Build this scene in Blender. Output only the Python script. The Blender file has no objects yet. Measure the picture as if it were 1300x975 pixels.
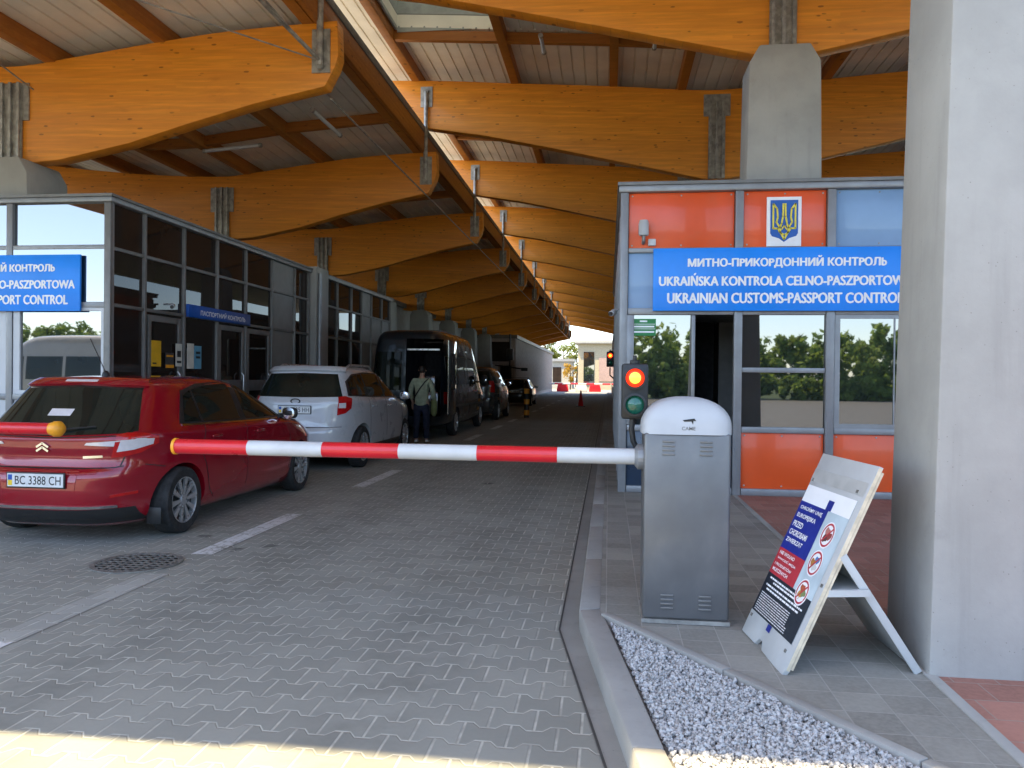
import bpy, bmesh, math, random
import numpy as np
from math import radians as R, sin, cos, pi, sqrt
from mathutils import Vector, Matrix
from mathutils.bvhtree import BVHTree
random.seed(7); rng = np.random.default_rng(7)
SC = bpy.context.scene
COL = SC.collection

# ------------------------------------------------------------------ camera, sky, sun, exposure
cam = bpy.data.objects.new('camera', bpy.data.cameras.new('camera')); COL.objects.link(cam)
cam.data.sensor_width = 36; cam.data.lens = 36 * 985 / 1300
cam.data.clip_start = .05; cam.data.clip_end = 3000
cam.matrix_world = Matrix.Translation((0, 0, 1.5)) @ Matrix.Rotation(R(7.1), 4, 'Z') @ Matrix.Rotation(pi / 2 + R(-.42), 4, 'X') @ Matrix.Rotation(R(.6), 4, 'Z')
SC.camera = cam
SUN = Vector((-.35, -.30, .89)).normalized()          # towards the sun
world = bpy.data.worlds.new('World'); SC.world = world; world.use_nodes = True
wn = world.node_tree; bg = wn.nodes['Background']
sky = wn.nodes.new('ShaderNodeTexSky'); sky.sky_type = 'NISHITA'; sky.sun_disc = False
sky.sun_elevation = math.asin(SUN.z); sky.sun_rotation = math.atan2(SUN.x, SUN.y)
sky.air_density = .8; sky.dust_density = .8; sky.ozone_density = .25
wn.links.new(sky.outputs[0], bg.inputs[0]); bg.inputs[1].default_value = .15
sun = bpy.data.objects.new('sun', bpy.data.lights.new('sun', 'SUN')); COL.objects.link(sun)
sun.data.energy = 3.3; sun.data.angle = R(.5); sun.data.color = (1, .81, .49)
sun.rotation_euler = (-SUN).to_track_quat('-Z', 'Y').to_euler()
vs = SC.view_settings
vs.view_transform = 'Standard'; vs.look = 'None'; vs.gamma = 1; vs.use_curve_mapping = False; vs.exposure = 2.22
SC.cycles.use_denoising = True
SC.cycles.max_bounces = 10; SC.cycles.diffuse_bounces = 6; SC.cycles.glossy_bounces = 4
SC.cycles.sample_clamp_indirect = 6

# ------------------------------------------------------------------ node helpers
class S:
    def __init__(s, t, k): s.t, s.k = t, k
    def op(s, o, *a):
        n = s.t.nodes.new('ShaderNodeMath'); n.operation = o
        for i, v in enumerate((s,) + a):
            if isinstance(v, S): s.t.links.new(v.k, n.inputs[i])
            else: n.inputs[i].default_value = v
        return S(s.t, n.outputs[0])
    def __add__(s, o): return s.op('ADD', o)
    def __sub__(s, o): return s.op('SUBTRACT', o)
    def __mul__(s, o): return s.op('MULTIPLY', o)
    def __truediv__(s, o): return s.op('DIVIDE', o)
    def floor(s): return s.op('FLOOR')
    def frac(s): return s.op('FRACT')
    def abs(s): return s.op('ABSOLUTE')
    def mod2(s): return (s * .5).frac() * 2
    def min(s, o): return s.op('MINIMUM', o)
    def max(s, o): return s.op('MAXIMUM', o)
    def gt(s, o): return s.op('GREATER_THAN', o)
    def step(s, a, b, lo=0., hi=1.):
        n = s.t.nodes.new('ShaderNodeMapRange'); n.interpolation_type = 'SMOOTHSTEP'
        s.t.links.new(s.k, n.inputs[0])
        for i, v in zip((1, 2, 3, 4), (a, b, lo, hi)): n.inputs[i].default_value = v
        return S(s.t, n.outputs[0])

class MT:
    """small material builder"""
    def __init__(s, name, rough=.6, metal=0., ior=1.45):
        s.m = bpy.data.materials.new(name); s.m.use_nodes = True
        s.t = s.m.node_tree; s.b = s.t.nodes['Principled BSDF']
        s.b.inputs['Roughness'].default_value = rough; s.b.inputs['Metallic'].default_value = metal
        s.b.inputs['IOR'].default_value = ior
        s.co = s.t.nodes.new('ShaderNodeTexCoord').outputs['Object']
    def link(s, a, b): s.t.links.new(a.k if isinstance(a, S) else a, b)
    def xyz(s):
        n = s.t.nodes.new('ShaderNodeSeparateXYZ'); s.link(s.co, n.inputs[0]); return [S(s.t, o) for o in n.outputs]
    def mapped(s, sc, loc=(0, 0, 0)):
        n = s.t.nodes.new('ShaderNodeMapping'); s.link(s.co, n.inputs[0]); n.inputs['Scale'].default_value = sc; n.inputs['Location'].default_value = loc
        return n.outputs[0]
    def noise(s, scale, detail=4, rough=.55, vec=None):
        n = s.t.nodes.new('ShaderNodeTexNoise'); s.link(vec or s.co, n.inputs['Vector'])
        n.inputs['Scale'].default_value = scale; n.inputs['Detail'].default_value = detail; n.inputs['Roughness'].default_value = rough
        return S(s.t, n.outputs[0])
    def vor(s, scale, vec=None, feat='F1'):
        n = s.t.nodes.new('ShaderNodeTexVoronoi'); n.feature = feat; s.link(vec or s.co, n.inputs['Vector']); n.inputs['Scale'].default_value = scale
        return S(s.t, n.outputs[0])
    def white(s, a, b):
        c = s.t.nodes.new('ShaderNodeCombineXYZ'); s.link(a, c.inputs[0]); s.link(b, c.inputs[1])
        n = s.t.nodes.new('ShaderNodeTexWhiteNoise'); s.link(c.outputs[0], n.inputs[0]); return S(s.t, n.outputs[0])
    def mix(s, f, a, b):
        n = s.t.nodes.new('ShaderNodeMix'); n.data_type = 'RGBA'
        if isinstance(f, S): s.link(f, n.inputs[0])
        else: n.inputs[0].default_value = f
        for v, i in ((a, 6), (b, 7)):
            if isinstance(v, (tuple, list)): n.inputs[i].default_value = (*v[:3], 1)
            else: s.link(v, n.inputs[i])
        return n.outputs[2]
    def color(s, c):
        if isinstance(c, (tuple, list)): s.b.inputs['Base Color'].default_value = (*c, 1)
        else: s.link(c, s.b.inputs['Base Color'])
        return s
    def rough(s, v): s.link(v, s.b.inputs['Roughness']); return s
    def bump(s, h, strength=.3, dist=.01):
        n = s.t.nodes.new('ShaderNodeBump'); n.inputs['Strength'].default_value = strength; n.inputs['Distance'].default_value = dist
        s.link(h, n.inputs['Height']); s.link(n.outputs[0], s.b.inputs['Normal']); return s

def simple(name, c, rough=.6, metal=0., var=.12, scale=6, bump=0., coat=0., ior=1.45, dirt=None):
    m = MT(name, rough, metal, ior)
    n = m.noise(scale, 5)
    a = tuple(max(0, x * (1 - var)) for x in c); b = tuple(min(1, x * (1 + var)) for x in c)
    k = m.mix(n.step(.3, .7), a, b)
    if dirt: k = m.mix(m.noise(2.3, 7, .65).step(.5, .72) * dirt[1], k, dirt[0])
    m.color(k)
    m.rough(m.noise(scale * 2.3, 4).step(.3, .7, max(.02, rough * .85), min(1, rough * 1.15)))
    if bump: m.bump(m.noise(scale * 12, 6), bump, .004)
    if coat: m.b.inputs['Coat Weight'].default_value = coat; m.b.inputs['Coat Roughness'].default_value = .04
    return m.m

def emit(name, c, e):
    m = MT(name, .3); m.color(c); m.b.inputs['Emission Color'].default_value = (*c, 1); m.b.inputs['Emission Strength'].default_value = e
    return m.m

def paver(name, base, joint, paint=False, L=.20, D=.165):
    m = MT(name, .8); x, y, z = m.xyz()
    # gentle waviness so that joints are not ruler straight
    x = x + (m.noise(1.7, 2) - .5) * .012; y = y + (m.noise(2.1, 2) - .5) * .012
    u = x / L; v = y / D
    n = (v + .5).floor()
    p = (u + n.mod2() * .5).frac()
    tri = (p * 2 - 1).abs()
    w = (((tri - .5) * 3.2).min(.5).max(-.5)) * .26
    dh = v - n - w
    row = n - 1 + dh.gt(0)
    q0 = u + row.mod2() * .5 + .5
    q = q0.frac()
    dv = q.min(q * -1 + 1) * L
    d = (dh.abs() * D).min(dv)
    jm = d.step(.0028, .0075, 1, 0)
    rnd = m.white(q0.floor(), row)
    big = m.noise(.55, 5, .6); fine = m.noise(38, 4)
    c = m.mix(rnd.step(0, 1) * .6 + fine * .4, tuple(k * .86 for k in base), tuple(k * 1.14 for k in base))
    c = m.mix(big.step(.35, .75) * .45, c, tuple(k * .66 for k in base))
    stain = m.noise(1.35, 6, .62).step(.66, .75) * .7
    c = m.mix(stain, c, (.035, .035, .034))
    trk = ((x + 2.62).abs().min((x + 1.05).abs()) + (m.noise(.8, 3) - .5) * .5).step(.12, .42, 1, 0) * m.noise(2.4, 5, .7).step(.3, .75) * .5
    c = m.mix(trk, c, tuple(k * .5 for k in base))
    drip = m.vor(1.15); c = m.mix((drip + (m.noise(7, 4) - .5) * .2).step(.05, .13, 1, 0) * m.noise(.9, 2).step(.5, .58) * .75, c, (.04, .04, .038))
    jc = m.mix(m.noise(9, 3).step(.3, .7), tuple(k * .7 for k in joint), tuple(k * 1.1 for k in joint))
    c = m.mix(jm, c, jc)
    if paint:
        wear = (m.noise(22, 6, .7) * .6 + m.noise(3.2, 3) * .4 + jm * .16).step(.50, .62)
        c = m.mix(wear, (.62, .62, .60), c)
    m.color(c)
    h = d.step(.001, .011) + fine * .18 + rnd * .15
    m.bump(h, .4, .006)
    m.rough((m.noise(3, 4)).step(.3, .7, .78, .95)); m.b.inputs['Specular IOR Level'].default_value = .22
    return m.m

def slabs(name, base, joint, bw, bh, offset=.5, rot=0.):
    m = MT(name, .8)
    mp = m.t.nodes.new('ShaderNodeMapping'); m.link(m.co, mp.inputs[0]); mp.inputs['Rotation'].default_value = (0, 0, rot)
    b = m.t.nodes.new('ShaderNodeTexBrick'); m.link(mp.outputs[0], b.inputs[0])
    b.offset = offset; b.inputs['Scale'].default_value = 1; b.inputs['Brick Width'].default_value = bw; b.inputs['Row Height'].default_value = bh
    b.inputs['Mortar Size'].default_value = .004; b.inputs['Mortar Smooth'].default_value = .3
    b.inputs['Color1'].default_value = (*[k * .78 for k in base], 1); b.inputs['Color2'].default_value = (*[k * 1.18 for k in base], 1)
    b.inputs['Mortar'].default_value = (*joint, 1)
    c = m.mix(m.noise(1.2, 6, .6).step(.4, .75) * .5, b.outputs[0], tuple(k * .55 for k in base))
    c = m.mix(m.noise(45, 4).step(.3, .7) * .25, c, tuple(k * 1.5 for k in base))
    m.color(c)
    m.bump(S(m.t, b.outputs['Fac']) * -1 + m.noise(60, 4) * .25, .5, .005)
    return m.m

def glulam(name, base):
    m = MT(name, .45); x, y, z = m.xyz()
    grain = m.noise(1, 6, .6, m.mapped((1.6, 8, 26)))
    lam = ((z + x * .05) / .042 + m.noise(.3, 2) * .4)
    board = m.white(lam.floor(), (x * .27 + lam.floor() * .377).floor())
    c = m.mix(grain.step(.3, .72), tuple(k * .82 for k in base), tuple(min(1, k * 1.1) for k in base))
    c = m.mix(board.step(0, 1) * .5, c, tuple(k * j for k, j in zip(base, (.74, .62, .5))))
    line = (lam.frac() - .5).abs().step(.47, .495)
    c = m.mix(line * .42, c, tuple(k * .45 for k in base))
    kn = m.vor(1, m.mapped((3.6, 3, 10.0))) + (m.noise(30, 3) - .5) * .12
    sel = m.noise(1.3, 3).step(.40, .52)
    c = m.mix(kn.step(.10, .17, 1, 0) * sel * .85, c, tuple(k * j for k, j in zip(base, (.25, .18, .12))))
    c = m.mix(m.noise(.6, 4).step(.45, .75) * .35, c, tuple(k * j for k, j in zip(base, (.7, .6, .5))))
    oi = m.t.nodes.new('ShaderNodeObjectInfo'); c = m.mix(S(m.t, oi.outputs['Random']) * .3, c, tuple(k * j for k, j in zip(base, (.72, .62, .5))))
    c = m.mix(m.noise(1, 6, .65, m.mapped((.9, 1, 2.6))).step(.58, .74) * .45, c, tuple(k * j for k, j in zip(base, (.55, .42, .3))))
    m.color(c); m.bump(grain + line * -.6, .12, .004)
    return m.m

def concrete(name, c, streak=.4):
    m = MT(name, .85)
    k = m.mix(m.noise(1.1, 7, .62).step(.3, .7), tuple(v * .86 for v in c), tuple(min(1, v * 1.1) for v in c))
    k = m.mix(m.noise(1, 5, .6, m.mapped((9, 9, .7))).step(.52, .75) * streak, k, tuple(v * .72 for v in c))
    pore = m.vor(34) ; k = m.mix(pore.step(.06, .13, 1, 0) * m.noise(5, 2).step(.5, .6) * .7, k, tuple(v * .5 for v in c))
    z = m.xyz()[2]; jl = ((z / 1.22 + .12).frac() - .5).abs().step(.4935, .498)
    k = m.mix(jl * .0, k, tuple(v * .6 for v in c)); k = m.mix(m.noise(2.7, 7, .7).step(.6, .7) * .3, k, tuple(v * .68 for v in c))
    m.color(k); m.bump(m.noise(40, 6) + pore.step(.05, .15) * .4, .25, .004)
    return m.m

def paint(name, c, rough=.28, flake=0.):
    m = MT(name, rough)
    k = m.mix(m.noise(1.4, 5).step(.3, .7), tuple(v * .93 for v in c), c)
    dust = m.noise(2.2, 6, .65); z = m.xyz()[2]
    k = m.mix(dust.step(.45, .75) * z.step(.1, .6, .16, .01), k, (.20, .18, .15))
    m.color(k)
    m.b.inputs['Coat Weight'].default_value = 1; m.b.inputs['Coat Roughness'].default_value = .03
    m.b.inputs['Metallic'].default_value = flake
    m.rough(dust.step(.3, .8, rough * .8, rough * 1.5))
    return m.m

def glass(name, c=(.012, .016, .016), ior=1.9, rough=.015):
    m = MT(name, rough, 0, ior); m.color(m.mix(m.noise(1.5, 3).step(.3, .7), c, tuple(k * 1.5 for k in c)))
    m.bump(m.noise(.9, 1), .02, .02)
    return m.m

M = {}
M['paver'] = paver('grey_pavers', (.290, .290, .250), (.45, .44, .375))
M['paint_road'] = paver('worn_white_road_paint', (.290, .290, .250), (.45, .44, .375), True)
M['slab'] = slabs('grey_slabs', (.262, .255, .222), (.36, .35, .31), .20, .20, 0., pi / 2)
M['slab_red'] = slabs('red_slabs', (.34, .165, .125), (.30, .25, .21), .20, .20, .5, 0.)
M['kerb'] = concrete('kerb_concrete', (.31, .305, .28), .5)
M['gutter'] = concrete('gutter_concrete', (.27, .265, .24), .6)
M['joint'] = simple('dark_joint', (.06, .058, .052), .95)
M['asphalt'] = simple('asphalt', (.10, .10, .10), .9, 0, .25, 3, .3)
M['farground'] = simple('pale_far_paving', (.24, .23, .20), .9, 0, .2, .4)
M['concrete'] = concrete('cast_concrete', (.37, .36, .33))
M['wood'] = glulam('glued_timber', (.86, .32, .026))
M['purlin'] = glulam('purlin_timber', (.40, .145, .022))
M['ceiling'] = simple('ceiling_sheet', (.80, .76, .655), .55, 0, .1, 1.2)
M['rooftop'] = simple('roof_membrane', (.20, .19, .17), .8, 0, .1, 1)
M['galv'] = simple('galvanised_steel', (.36, .35, .32), .5, .55, .3, 9, .15)
M['alu'] = simple('grey_aluminium', (.27, .275, .28), .42, .35, .08, 5)
M['alu_dark'] = simple('dark_aluminium', (.19, .185, .175), .5, .3, .1, 5)
M['orange'] = simple('orange_panel', (.80, .098, .018), .34, 0, .07, 1.6, .02, .2, 1.45, ((.60, .14, .06), .3))
M['panelblue'] = simple('pale_blue_panel', (.22, .36, .56), .35, 0, .05, 2, 0, .3)
M['navy'] = simple('navy_panel', (.022, .042, .075), .3, 0, .1, 2, 0, .3)
M['greypanel'] = simple('grey_panel', (.23, .225, .21), .5, 0, .06, 2)
M['whitepanel'] = simple('white_panel', (.60, .61, .62), .5, 0, .05, 2)
M['glass'] = glass('window_glass', (.012, .016, .016), 2.9)
M['glass_dim'] = glass('side_window_glass', (.020, .014, .011), 1.32)
M['interior'] = simple('dark_interior', (.01, .01, .012), .9)  # near black: shade of unlit insides put into the colour
M['signblue'] = simple('sign_blue', (.002, .25, .88), .38, 0, .08, 1.4, 0, .12)
M['signblue2'] = simple('dark_sign_blue', (.01, .08, .36), .4)
M['letter'] = simple('white_lettering', (.90, .90, .90), .45, 0, .03)
M['white'] = simple('white_paint', (.56, .56, .55), .42, 0, .05, 5, 0, 0, 1.45, ((.35, .33, .30), .35))
M['red'] = simple('signal_red', (.62, .012, .022), .32, 0, .08, 5, 0, .3)
M['yellow'] = simple('yellow_plastic', (.80, .33, .02), .4)
M['black'] = simple('black_plastic', (.018, .018, .018), .45)
M['rubber'] = simple('tyre_rubber', (.022, .022, .022), .8, 0, .3, 12)
M['rimsilver'] = simple('rim_silver', (.55, .55, .55), .3, .7)
M['chrome'] = simple('chrome', (.7, .7, .7), .12, 1.0)
M['cabinet'] = simple('grey_cabinet_paint', (.155, .157, .158), .42, .35, .14, 2.4, 0, .1, 1.45, ((.25, .235, .21), .5))
M['dome'] = simple('white_dome', (.46, .475, .485), .55, 0, .06, 3, 0, 0, 1.45, ((.36, .34, .31), .35))
M['ply'] = simple('white_board', (.47, .48, .47), .5, 0, .06, 4, .05, 0, 1.45, ((.42, .40, .36), .4))
M['greypaint'] = simple('grey_tape', (.42, .42, .40), .5)
M['plyedge'] = simple('raw_board_edge', (.62, .53, .38), .7, 0, .2, 14)
M['posterblue'] = simple('poster_blue', (.018, .03, .25), .45)
M['posterred'] = simple('poster_red', (.48, .035, .05), .45)
M['posterblack'] = simple('poster_slate', (.018, .024, .034), .45)
M['posterpale'] = simple('poster_pale_blue', (.52, .62, .66), .45)
M['gravel'] = simple('white_gravel_stone', (.50, .495, .49), .8, 0, .45, 30)
M['gravelbase'] = simple('gravel_bed', (.16, .155, .15), .95, 0, .4, 60, .5)
M['green'] = simple('sign_green', (.02, .22, .06), .45)
M['lensgreen'] = simple('dark_green_lens', (.01, .10, .06), .12, 0, .2, 20, 0, .6)
M['lamp_red'] = emit('lit_red_lamp', (1, .03, .006), .4)
M['lamp_core'] = emit('lit_lamp_core', (1, .36, .03), .75)
M['carred'] = paint('red_car_paint', (.30, .0025, .013), .2, .12)
M['carwhite'] = paint('white_car_paint', (.52, .525, .53), .3)
M['carblack'] = paint('black_car_paint', (.012, .013, .016), .2)
M['cargrey'] = paint('grey_car_paint', (.07, .068, .066), .25, .4)
M['vandark'] = paint('dark_van_paint', (.006, .014, .022), .4, .0)
M['carglass'] = glass('car_glass', (.010, .013, .010), 1.42, .02)
M['taillight'] = simple('tail_light_red', (.46, .006, .006), .1, 0, .15, 20, 0, .8)
M['clearlens'] = simple('clear_lens', (.74, .69, .69), .1, .1, .04, 30, 0, .8)
M['plate'] = simple('number_plate', (.70, .70, .68), .45)
M['plateyellow'] = simple('plate_yellow', (.8, .55, .03), .45)
M['skin'] = simple('skin', (.42, .24, .16), .55)
M['hair'] = simple('dark_hair', (.02, .014, .010), .6)
M['shirt'] = simple('olive_shirt', (.30, .33, .22), .9, 0, .2, 8, .2)
M['trouser'] = simple('navy_trousers', (.014, .018, .035), .9, 0, .2, 8, .2)
M['jacket'] = simple('lime_jacket', (.15, .17, .06), .8, 0, .2, 8, .2)
M['creamwall'] = simple('cream_render', (.33, .29, .20), .8)
M['farwhite'] = simple('far_white', (.30, .30, .28), .8)
M['leaf'] = simple('leaf_green', (.085, .12, .022), .7, 0, .4, 3)
M['leaf2'] = simple('leaf_spring', (.17, .19, .03), .7, 0, .4, 3)
M['leafdark'] = simple('leaf_dark', (.20, .28, .05), .7, 0, .45, 2)
M['leafgold'] = simple('leaf_golden', (.40, .24, .02), .7, 0, .3, 2)
for k_ in ('leaf', 'leaf2', 'leafdark', 'leafgold'):
    t_ = M[k_].node_tree; p_ = t_.nodes['Principled BSDF']; tr_ = t_.nodes.new('ShaderNodeBsdfTranslucent'); mx = t_.nodes.new('ShaderNodeMixShader'); mx.inputs[0].default_value = .5
    t_.links.new(p_.inputs['Base Color'].links[0].from_socket, tr_.inputs[0]); t_.links.new(p_.outputs[0], mx.inputs[1]); t_.links.new(tr_.outputs[0], mx.inputs[2])
    t_.links.new(mx.outputs[0], t_.nodes['Material Output'].inputs[0])
mm = MT('milky_sheet', .4); mm.color((.5, .53, .52)); tr_ = mm.t.nodes.new('ShaderNodeBsdfTranslucent'); tr_.inputs[0].default_value = (.55, .58, .56, 1)
mx = mm.t.nodes.new('ShaderNodeMixShader'); mx.inputs[0].default_value = .6
mm.link(mm.b.outputs[0], mx.inputs[1]); mm.link(tr_.outputs[0], mx.inputs[2]); mm.link(mx.outputs[0], mm.t.nodes['Material Output'].inputs[0]); M['milky'] = mm.m
M['bark'] = simple('bark', (.09, .07, .05), .9, 0, .3, 10)
M['iron'] = simple('cast_iron', (.22, .215, .19), .6, .4, .3, 20, .2)
M['corr'] = simple('pinkish_cladding', (.40, .35, .32), .7)

# ------------------------------------------------------------------ mesh helpers
ORIG = {}                                             # world origin of every object made here
class MB:
    def __init__(s): s.v, s.f = [], []
    def add(s, vs_, fs):
        o = len(s.v); s.v += [tuple(p) for p in vs_]; s.f += [tuple(i + o for i in f) for f in fs]; return s
    def box(s, x0, x1, y0, y1, z0, z1):
        return s.add([(x0, y0, z0), (x1, y0, z0), (x1, y1, z0), (x0, y1, z0), (x0, y0, z1), (x1, y0, z1), (x1, y1, z1), (x0, y1, z1)],
                     [(0, 3, 2, 1), (4, 5, 6, 7), (0, 1, 5, 4), (1, 2, 6, 5), (2, 3, 7, 6), (3, 0, 4, 7)])
    def obox(s, c, ax, h):
        c = Vector(c); ax = [Vector(a).normalized() * k for a, k in zip(ax, h)]
        v = [c + ax[0] * i + ax[1] * j + ax[2] * k for k in (-1, 1) for i, j in ((-1, -1), (1, -1), (1, 1), (-1, 1))]
        return s.add(v, [(0, 3, 2, 1), (4, 5, 6, 7), (0, 1, 5, 4), (1, 2, 6, 5), (2, 3, 7, 6), (3, 0, 4, 7)])
    def prism(s, poly, axis, a, b):
        n = len(poly)
        P = {'x': lambda p, t: (t, p[0], p[1]), 'y': lambda p, t: (p[0], t, p[1]), 'z': lambda p, t: (p[0], p[1], t)}[axis]
        return s.add([P(p, a) for p in poly] + [P(p, b) for p in poly],
                     [tuple(range(n))[::-1], tuple(range(n, 2 * n))] + [(i, (i + 1) % n, n + (i + 1) % n, n + i) for i in range(n)])
    def sheet(s, poly, z): return s.add([(x, y, z) for x, y in poly], [tuple(range(len(poly)))])
    def tube(s, pts, r, n=10):
        pts = [Vector(p) for p in pts]; rs = r if isinstance(r, (list, tuple)) else [r] * len(pts)
        rings = []; up = None
        for i, p in enumerate(pts):
            d = (pts[min(i + 1, len(pts) - 1)] - pts[max(i - 1, 0)]).normalized()
            if up is None: up = Vector((0, 0, 1)) if abs(d.z) < .9 else Vector((1, 0, 0))
            a = d.cross(up).normalized(); b = a.cross(d).normalized(); up = b
            rings.append([p + (a * cos(t) + b * sin(t)) * rs[i] for t in [2 * pi * k / n for k in range(n)]])
        v = [q for r_ in rings for q in r_]; f = []
        for i in range(len(pts) - 1):
            f += [(i * n + k, i * n + (k + 1) % n, (i + 1) * n + (k + 1) % n, (i + 1) * n + k) for k in range(n)]
        f += [tuple(range(n))[::-1], tuple((len(pts) - 1) * n + k for k in range(n))]
        return s.add(v, f)
    def lathe(s, prof, c, axis='z', n=24, caps=True):
        A = {'z': lambda r, h, t: (r * cos(t), r * sin(t), h), 'x': lambda r, h, t: (h, r * cos(t), r * sin(t)), 'y': lambda r, h, t: (r * sin(t), h, r * cos(t))}[axis]
        v = [Vector(c) + Vector(A(r, h, 2 * pi * k / n)) for r, h in prof for k in range(n)]
        m = len(prof)
        f = [(i * n + k, i * n + (k + 1) % n, (i + 1) * n + (k + 1) % n, (i + 1) * n + k) for i in range(m - 1) for k in range(n)]
        if caps and prof[0][0] > 1e-4: f.append(tuple(range(n))[::-1])
        if caps and prof[-1][0] > 1e-4: f.append(tuple((m - 1) * n + k for k in range(n)))
        return s.add(v, f)
    def grid(s, rows, close=False):
        n = len(rows[0]); m = len(rows)
        f = [(i * n + k, i * n + (k + 1) % n, (i + 1) * n + (k + 1) % n, (i + 1) * n + k) for i in range(m - 1) for k in range(n if close else n - 1)]
        return s.add([p for r in rows for p in r], f)
    def build(s, name, mat, parent=None, bevel=0, smooth=None, seg=2, fixn=True):
        o = ORIG.get(parent.name, Vector()) if parent else Vector()
        me = bpy.data.meshes.new(name)
        me.from_pydata([(p[0] - o.x, p[1] - o.y, p[2] - o.z) for p in s.v], [], s.f); me.update()
        if fixn or bevel:
            bm = bmesh.new(); bm.from_mesh(me)
            if fixn: bmesh.ops.recalc_face_normals(bm, faces=bm.faces[:])
            if bevel:
                es = [e for e in bm.edges if len(e.link_faces) == 2 and e.calc_face_angle(0) > .5]
                bmesh.ops.bevel(bm, geom=es, offset=bevel, segments=seg, profile=.5, affect='EDGES', clamp_overlap=True)
            bm.to_mesh(me); bm.free()
        return link(name, me, mat, parent, smooth if smooth is not None else (R(35) if bevel else None))

def link(name, me, mat, parent=None, smooth=None):
    if mat is not None: me.materials.clear(); me.materials.append(M[mat] if isinstance(mat, str) else mat)
    if smooth:
        me.polygons.foreach_set('use_smooth', [True] * len(me.polygons)); me.set_sharp_from_angle(angle=smooth if smooth is not True else R(60))
    o = bpy.data.objects.new(name, me); COL.objects.link(o)
    if parent: o.parent = parent; ORIG[o.name] = ORIG.get(parent.name, Vector())
    else: ORIG[o.name] = Vector()
    return o
def tag(o, label, cat, group=None):
    o['label'] = label; o['category'] = cat
    if group: o['group'] = group
    return o
def thing(name, label, cat, loc=(0, 0, 0), group=None):
    o = bpy.data.objects.new(name, None); COL.objects.link(o); o.location = loc; o.empty_display_size = .2
    ORIG[o.name] = Vector(loc); return tag(o, label, cat, group)
def struct(o, kind='structure'): o['kind'] = kind; return o
def dup(root, loc, label, group=None):
    r = root.copy(); COL.objects.link(r); r.location = loc; r['label'] = label
    if group: r['group'] = group
    def rec(a, b):
        for ch in list(a.children):
            c = ch.copy(); COL.objects.link(c); c.parent = b; rec(ch, c)
    rec(root, r); return r

def frame(xdir, ydir, origin):
    x = Vector(xdir).normalized(); y = Vector(ydir).normalized(); z = x.cross(y)
    return Matrix(((x.x, y.x, z.x, origin[0]), (x.y, y.y, z.y, origin[1]), (x.z, y.z, z.z, origin[2]), (0, 0, 0, 1)))
def text_mesh(body, width=None, height=None, bold=.0, extrude=.002, align='CENTER', shear=0, fat=0.):
    cyr = any('А' <= ch <= 'я' for ch in body); body = body.replace('Р', 'P').replace('Ь', 'b') if cyr else body
    cu = bpy.data.curves.new('lettering', 'FONT'); cu.body = body; cu.align_x = align; cu.align_y = 'CENTER'
    cu.extrude = 0; cu.offset = bold; cu.shear = shear; cu.resolution_u = 3
    ob = bpy.data.objects.new('lettering_source', cu); COL.objects.link(ob)
    dg = bpy.context.evaluated_depsgraph_get(); dg.update()
    me = bpy.data.meshes.new_from_object(ob.evaluated_get(dg))
    COL.objects.unlink(ob); bpy.data.objects.remove(ob); bpy.data.curves.remove(cu)
    if cyr:                                            # two letters borrowed from the Latin set are brought to the same cap height
        par = list(range(len(me.vertices)))
        def root(i):
            while par[i] != i: i = par[i]
            return i
        for e in me.edges: par[root(e.vertices[0])] = root(e.vertices[1])
        isl = {}
        for i in range(len(par)): isl.setdefault(root(i), []).append(i)
        for ids in isl.values():
            ys = [me.vertices[i].co.y for i in ids]; xs = [me.vertices[i].co.x for i in ids]; top = max(ys)
            if .6 < top and abs(top - .728) > .012 and top < .80 and min(ys) > -.02:
                if top - min(ys) < .4: continue
                if abs(top - .682) > .012 and abs(top - .74) > .07: continue
                f = .728 / top; mx_ = sum(xs) / len(xs)
                for i in ids: v = me.vertices[i].co; v.y *= f; v.x = mx_ + (v.x - mx_) * f
    co = np.empty(len(me.vertices) * 3); me.vertices.foreach_get('co', co); co = co.reshape(-1, 3)
    w = np.ptp(co[:, 0]); h = np.ptp(co[:, 1])
    sx = (width / w) if width else None; sy = (height / h) if height else None
    sx = sx or sy; sy = sy or sx
    mid = (co.min(0) + co.max(0)) / 2
    if align == 'CENTER': co[:, 0] -= mid[0]
    else: co[:, 0] -= co[:, 0].min()
    co[:, 1] -= mid[1]
    co[:, 0] *= sx; co[:, 1] *= sy
    me.vertices.foreach_set('co', co.ravel()); me.update()
    if fat:                                            # heavier strokes: the same glyphs laid side by side
        fs = [tuple(p.vertices) for p in me.polygons]; V, F = [], []
        for i, (dx, dy) in enumerate(((0, 0), (fat, 0), (-fat, 0), (fat * .5, fat * .5), (-fat * .5, -fat * .5))):
            V += [(x + dx, y + dy, z + i * .0004) for x, y, z in co.tolist()]; F += [tuple(k + i * len(co) for k in f) for f in fs]
        bpy.data.meshes.remove(me); me = bpy.data.meshes.new('lettering'); me.from_pydata(V, [], F); me.update()
    return me
def text(name, body, mtx, mat, parent, **k):
    me = text_mesh(body, **k); o = ORIG.get(parent.name, Vector())
    me.transform(Matrix.Translation(-o) @ mtx)
    return link(name, me, mat, parent)

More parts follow.
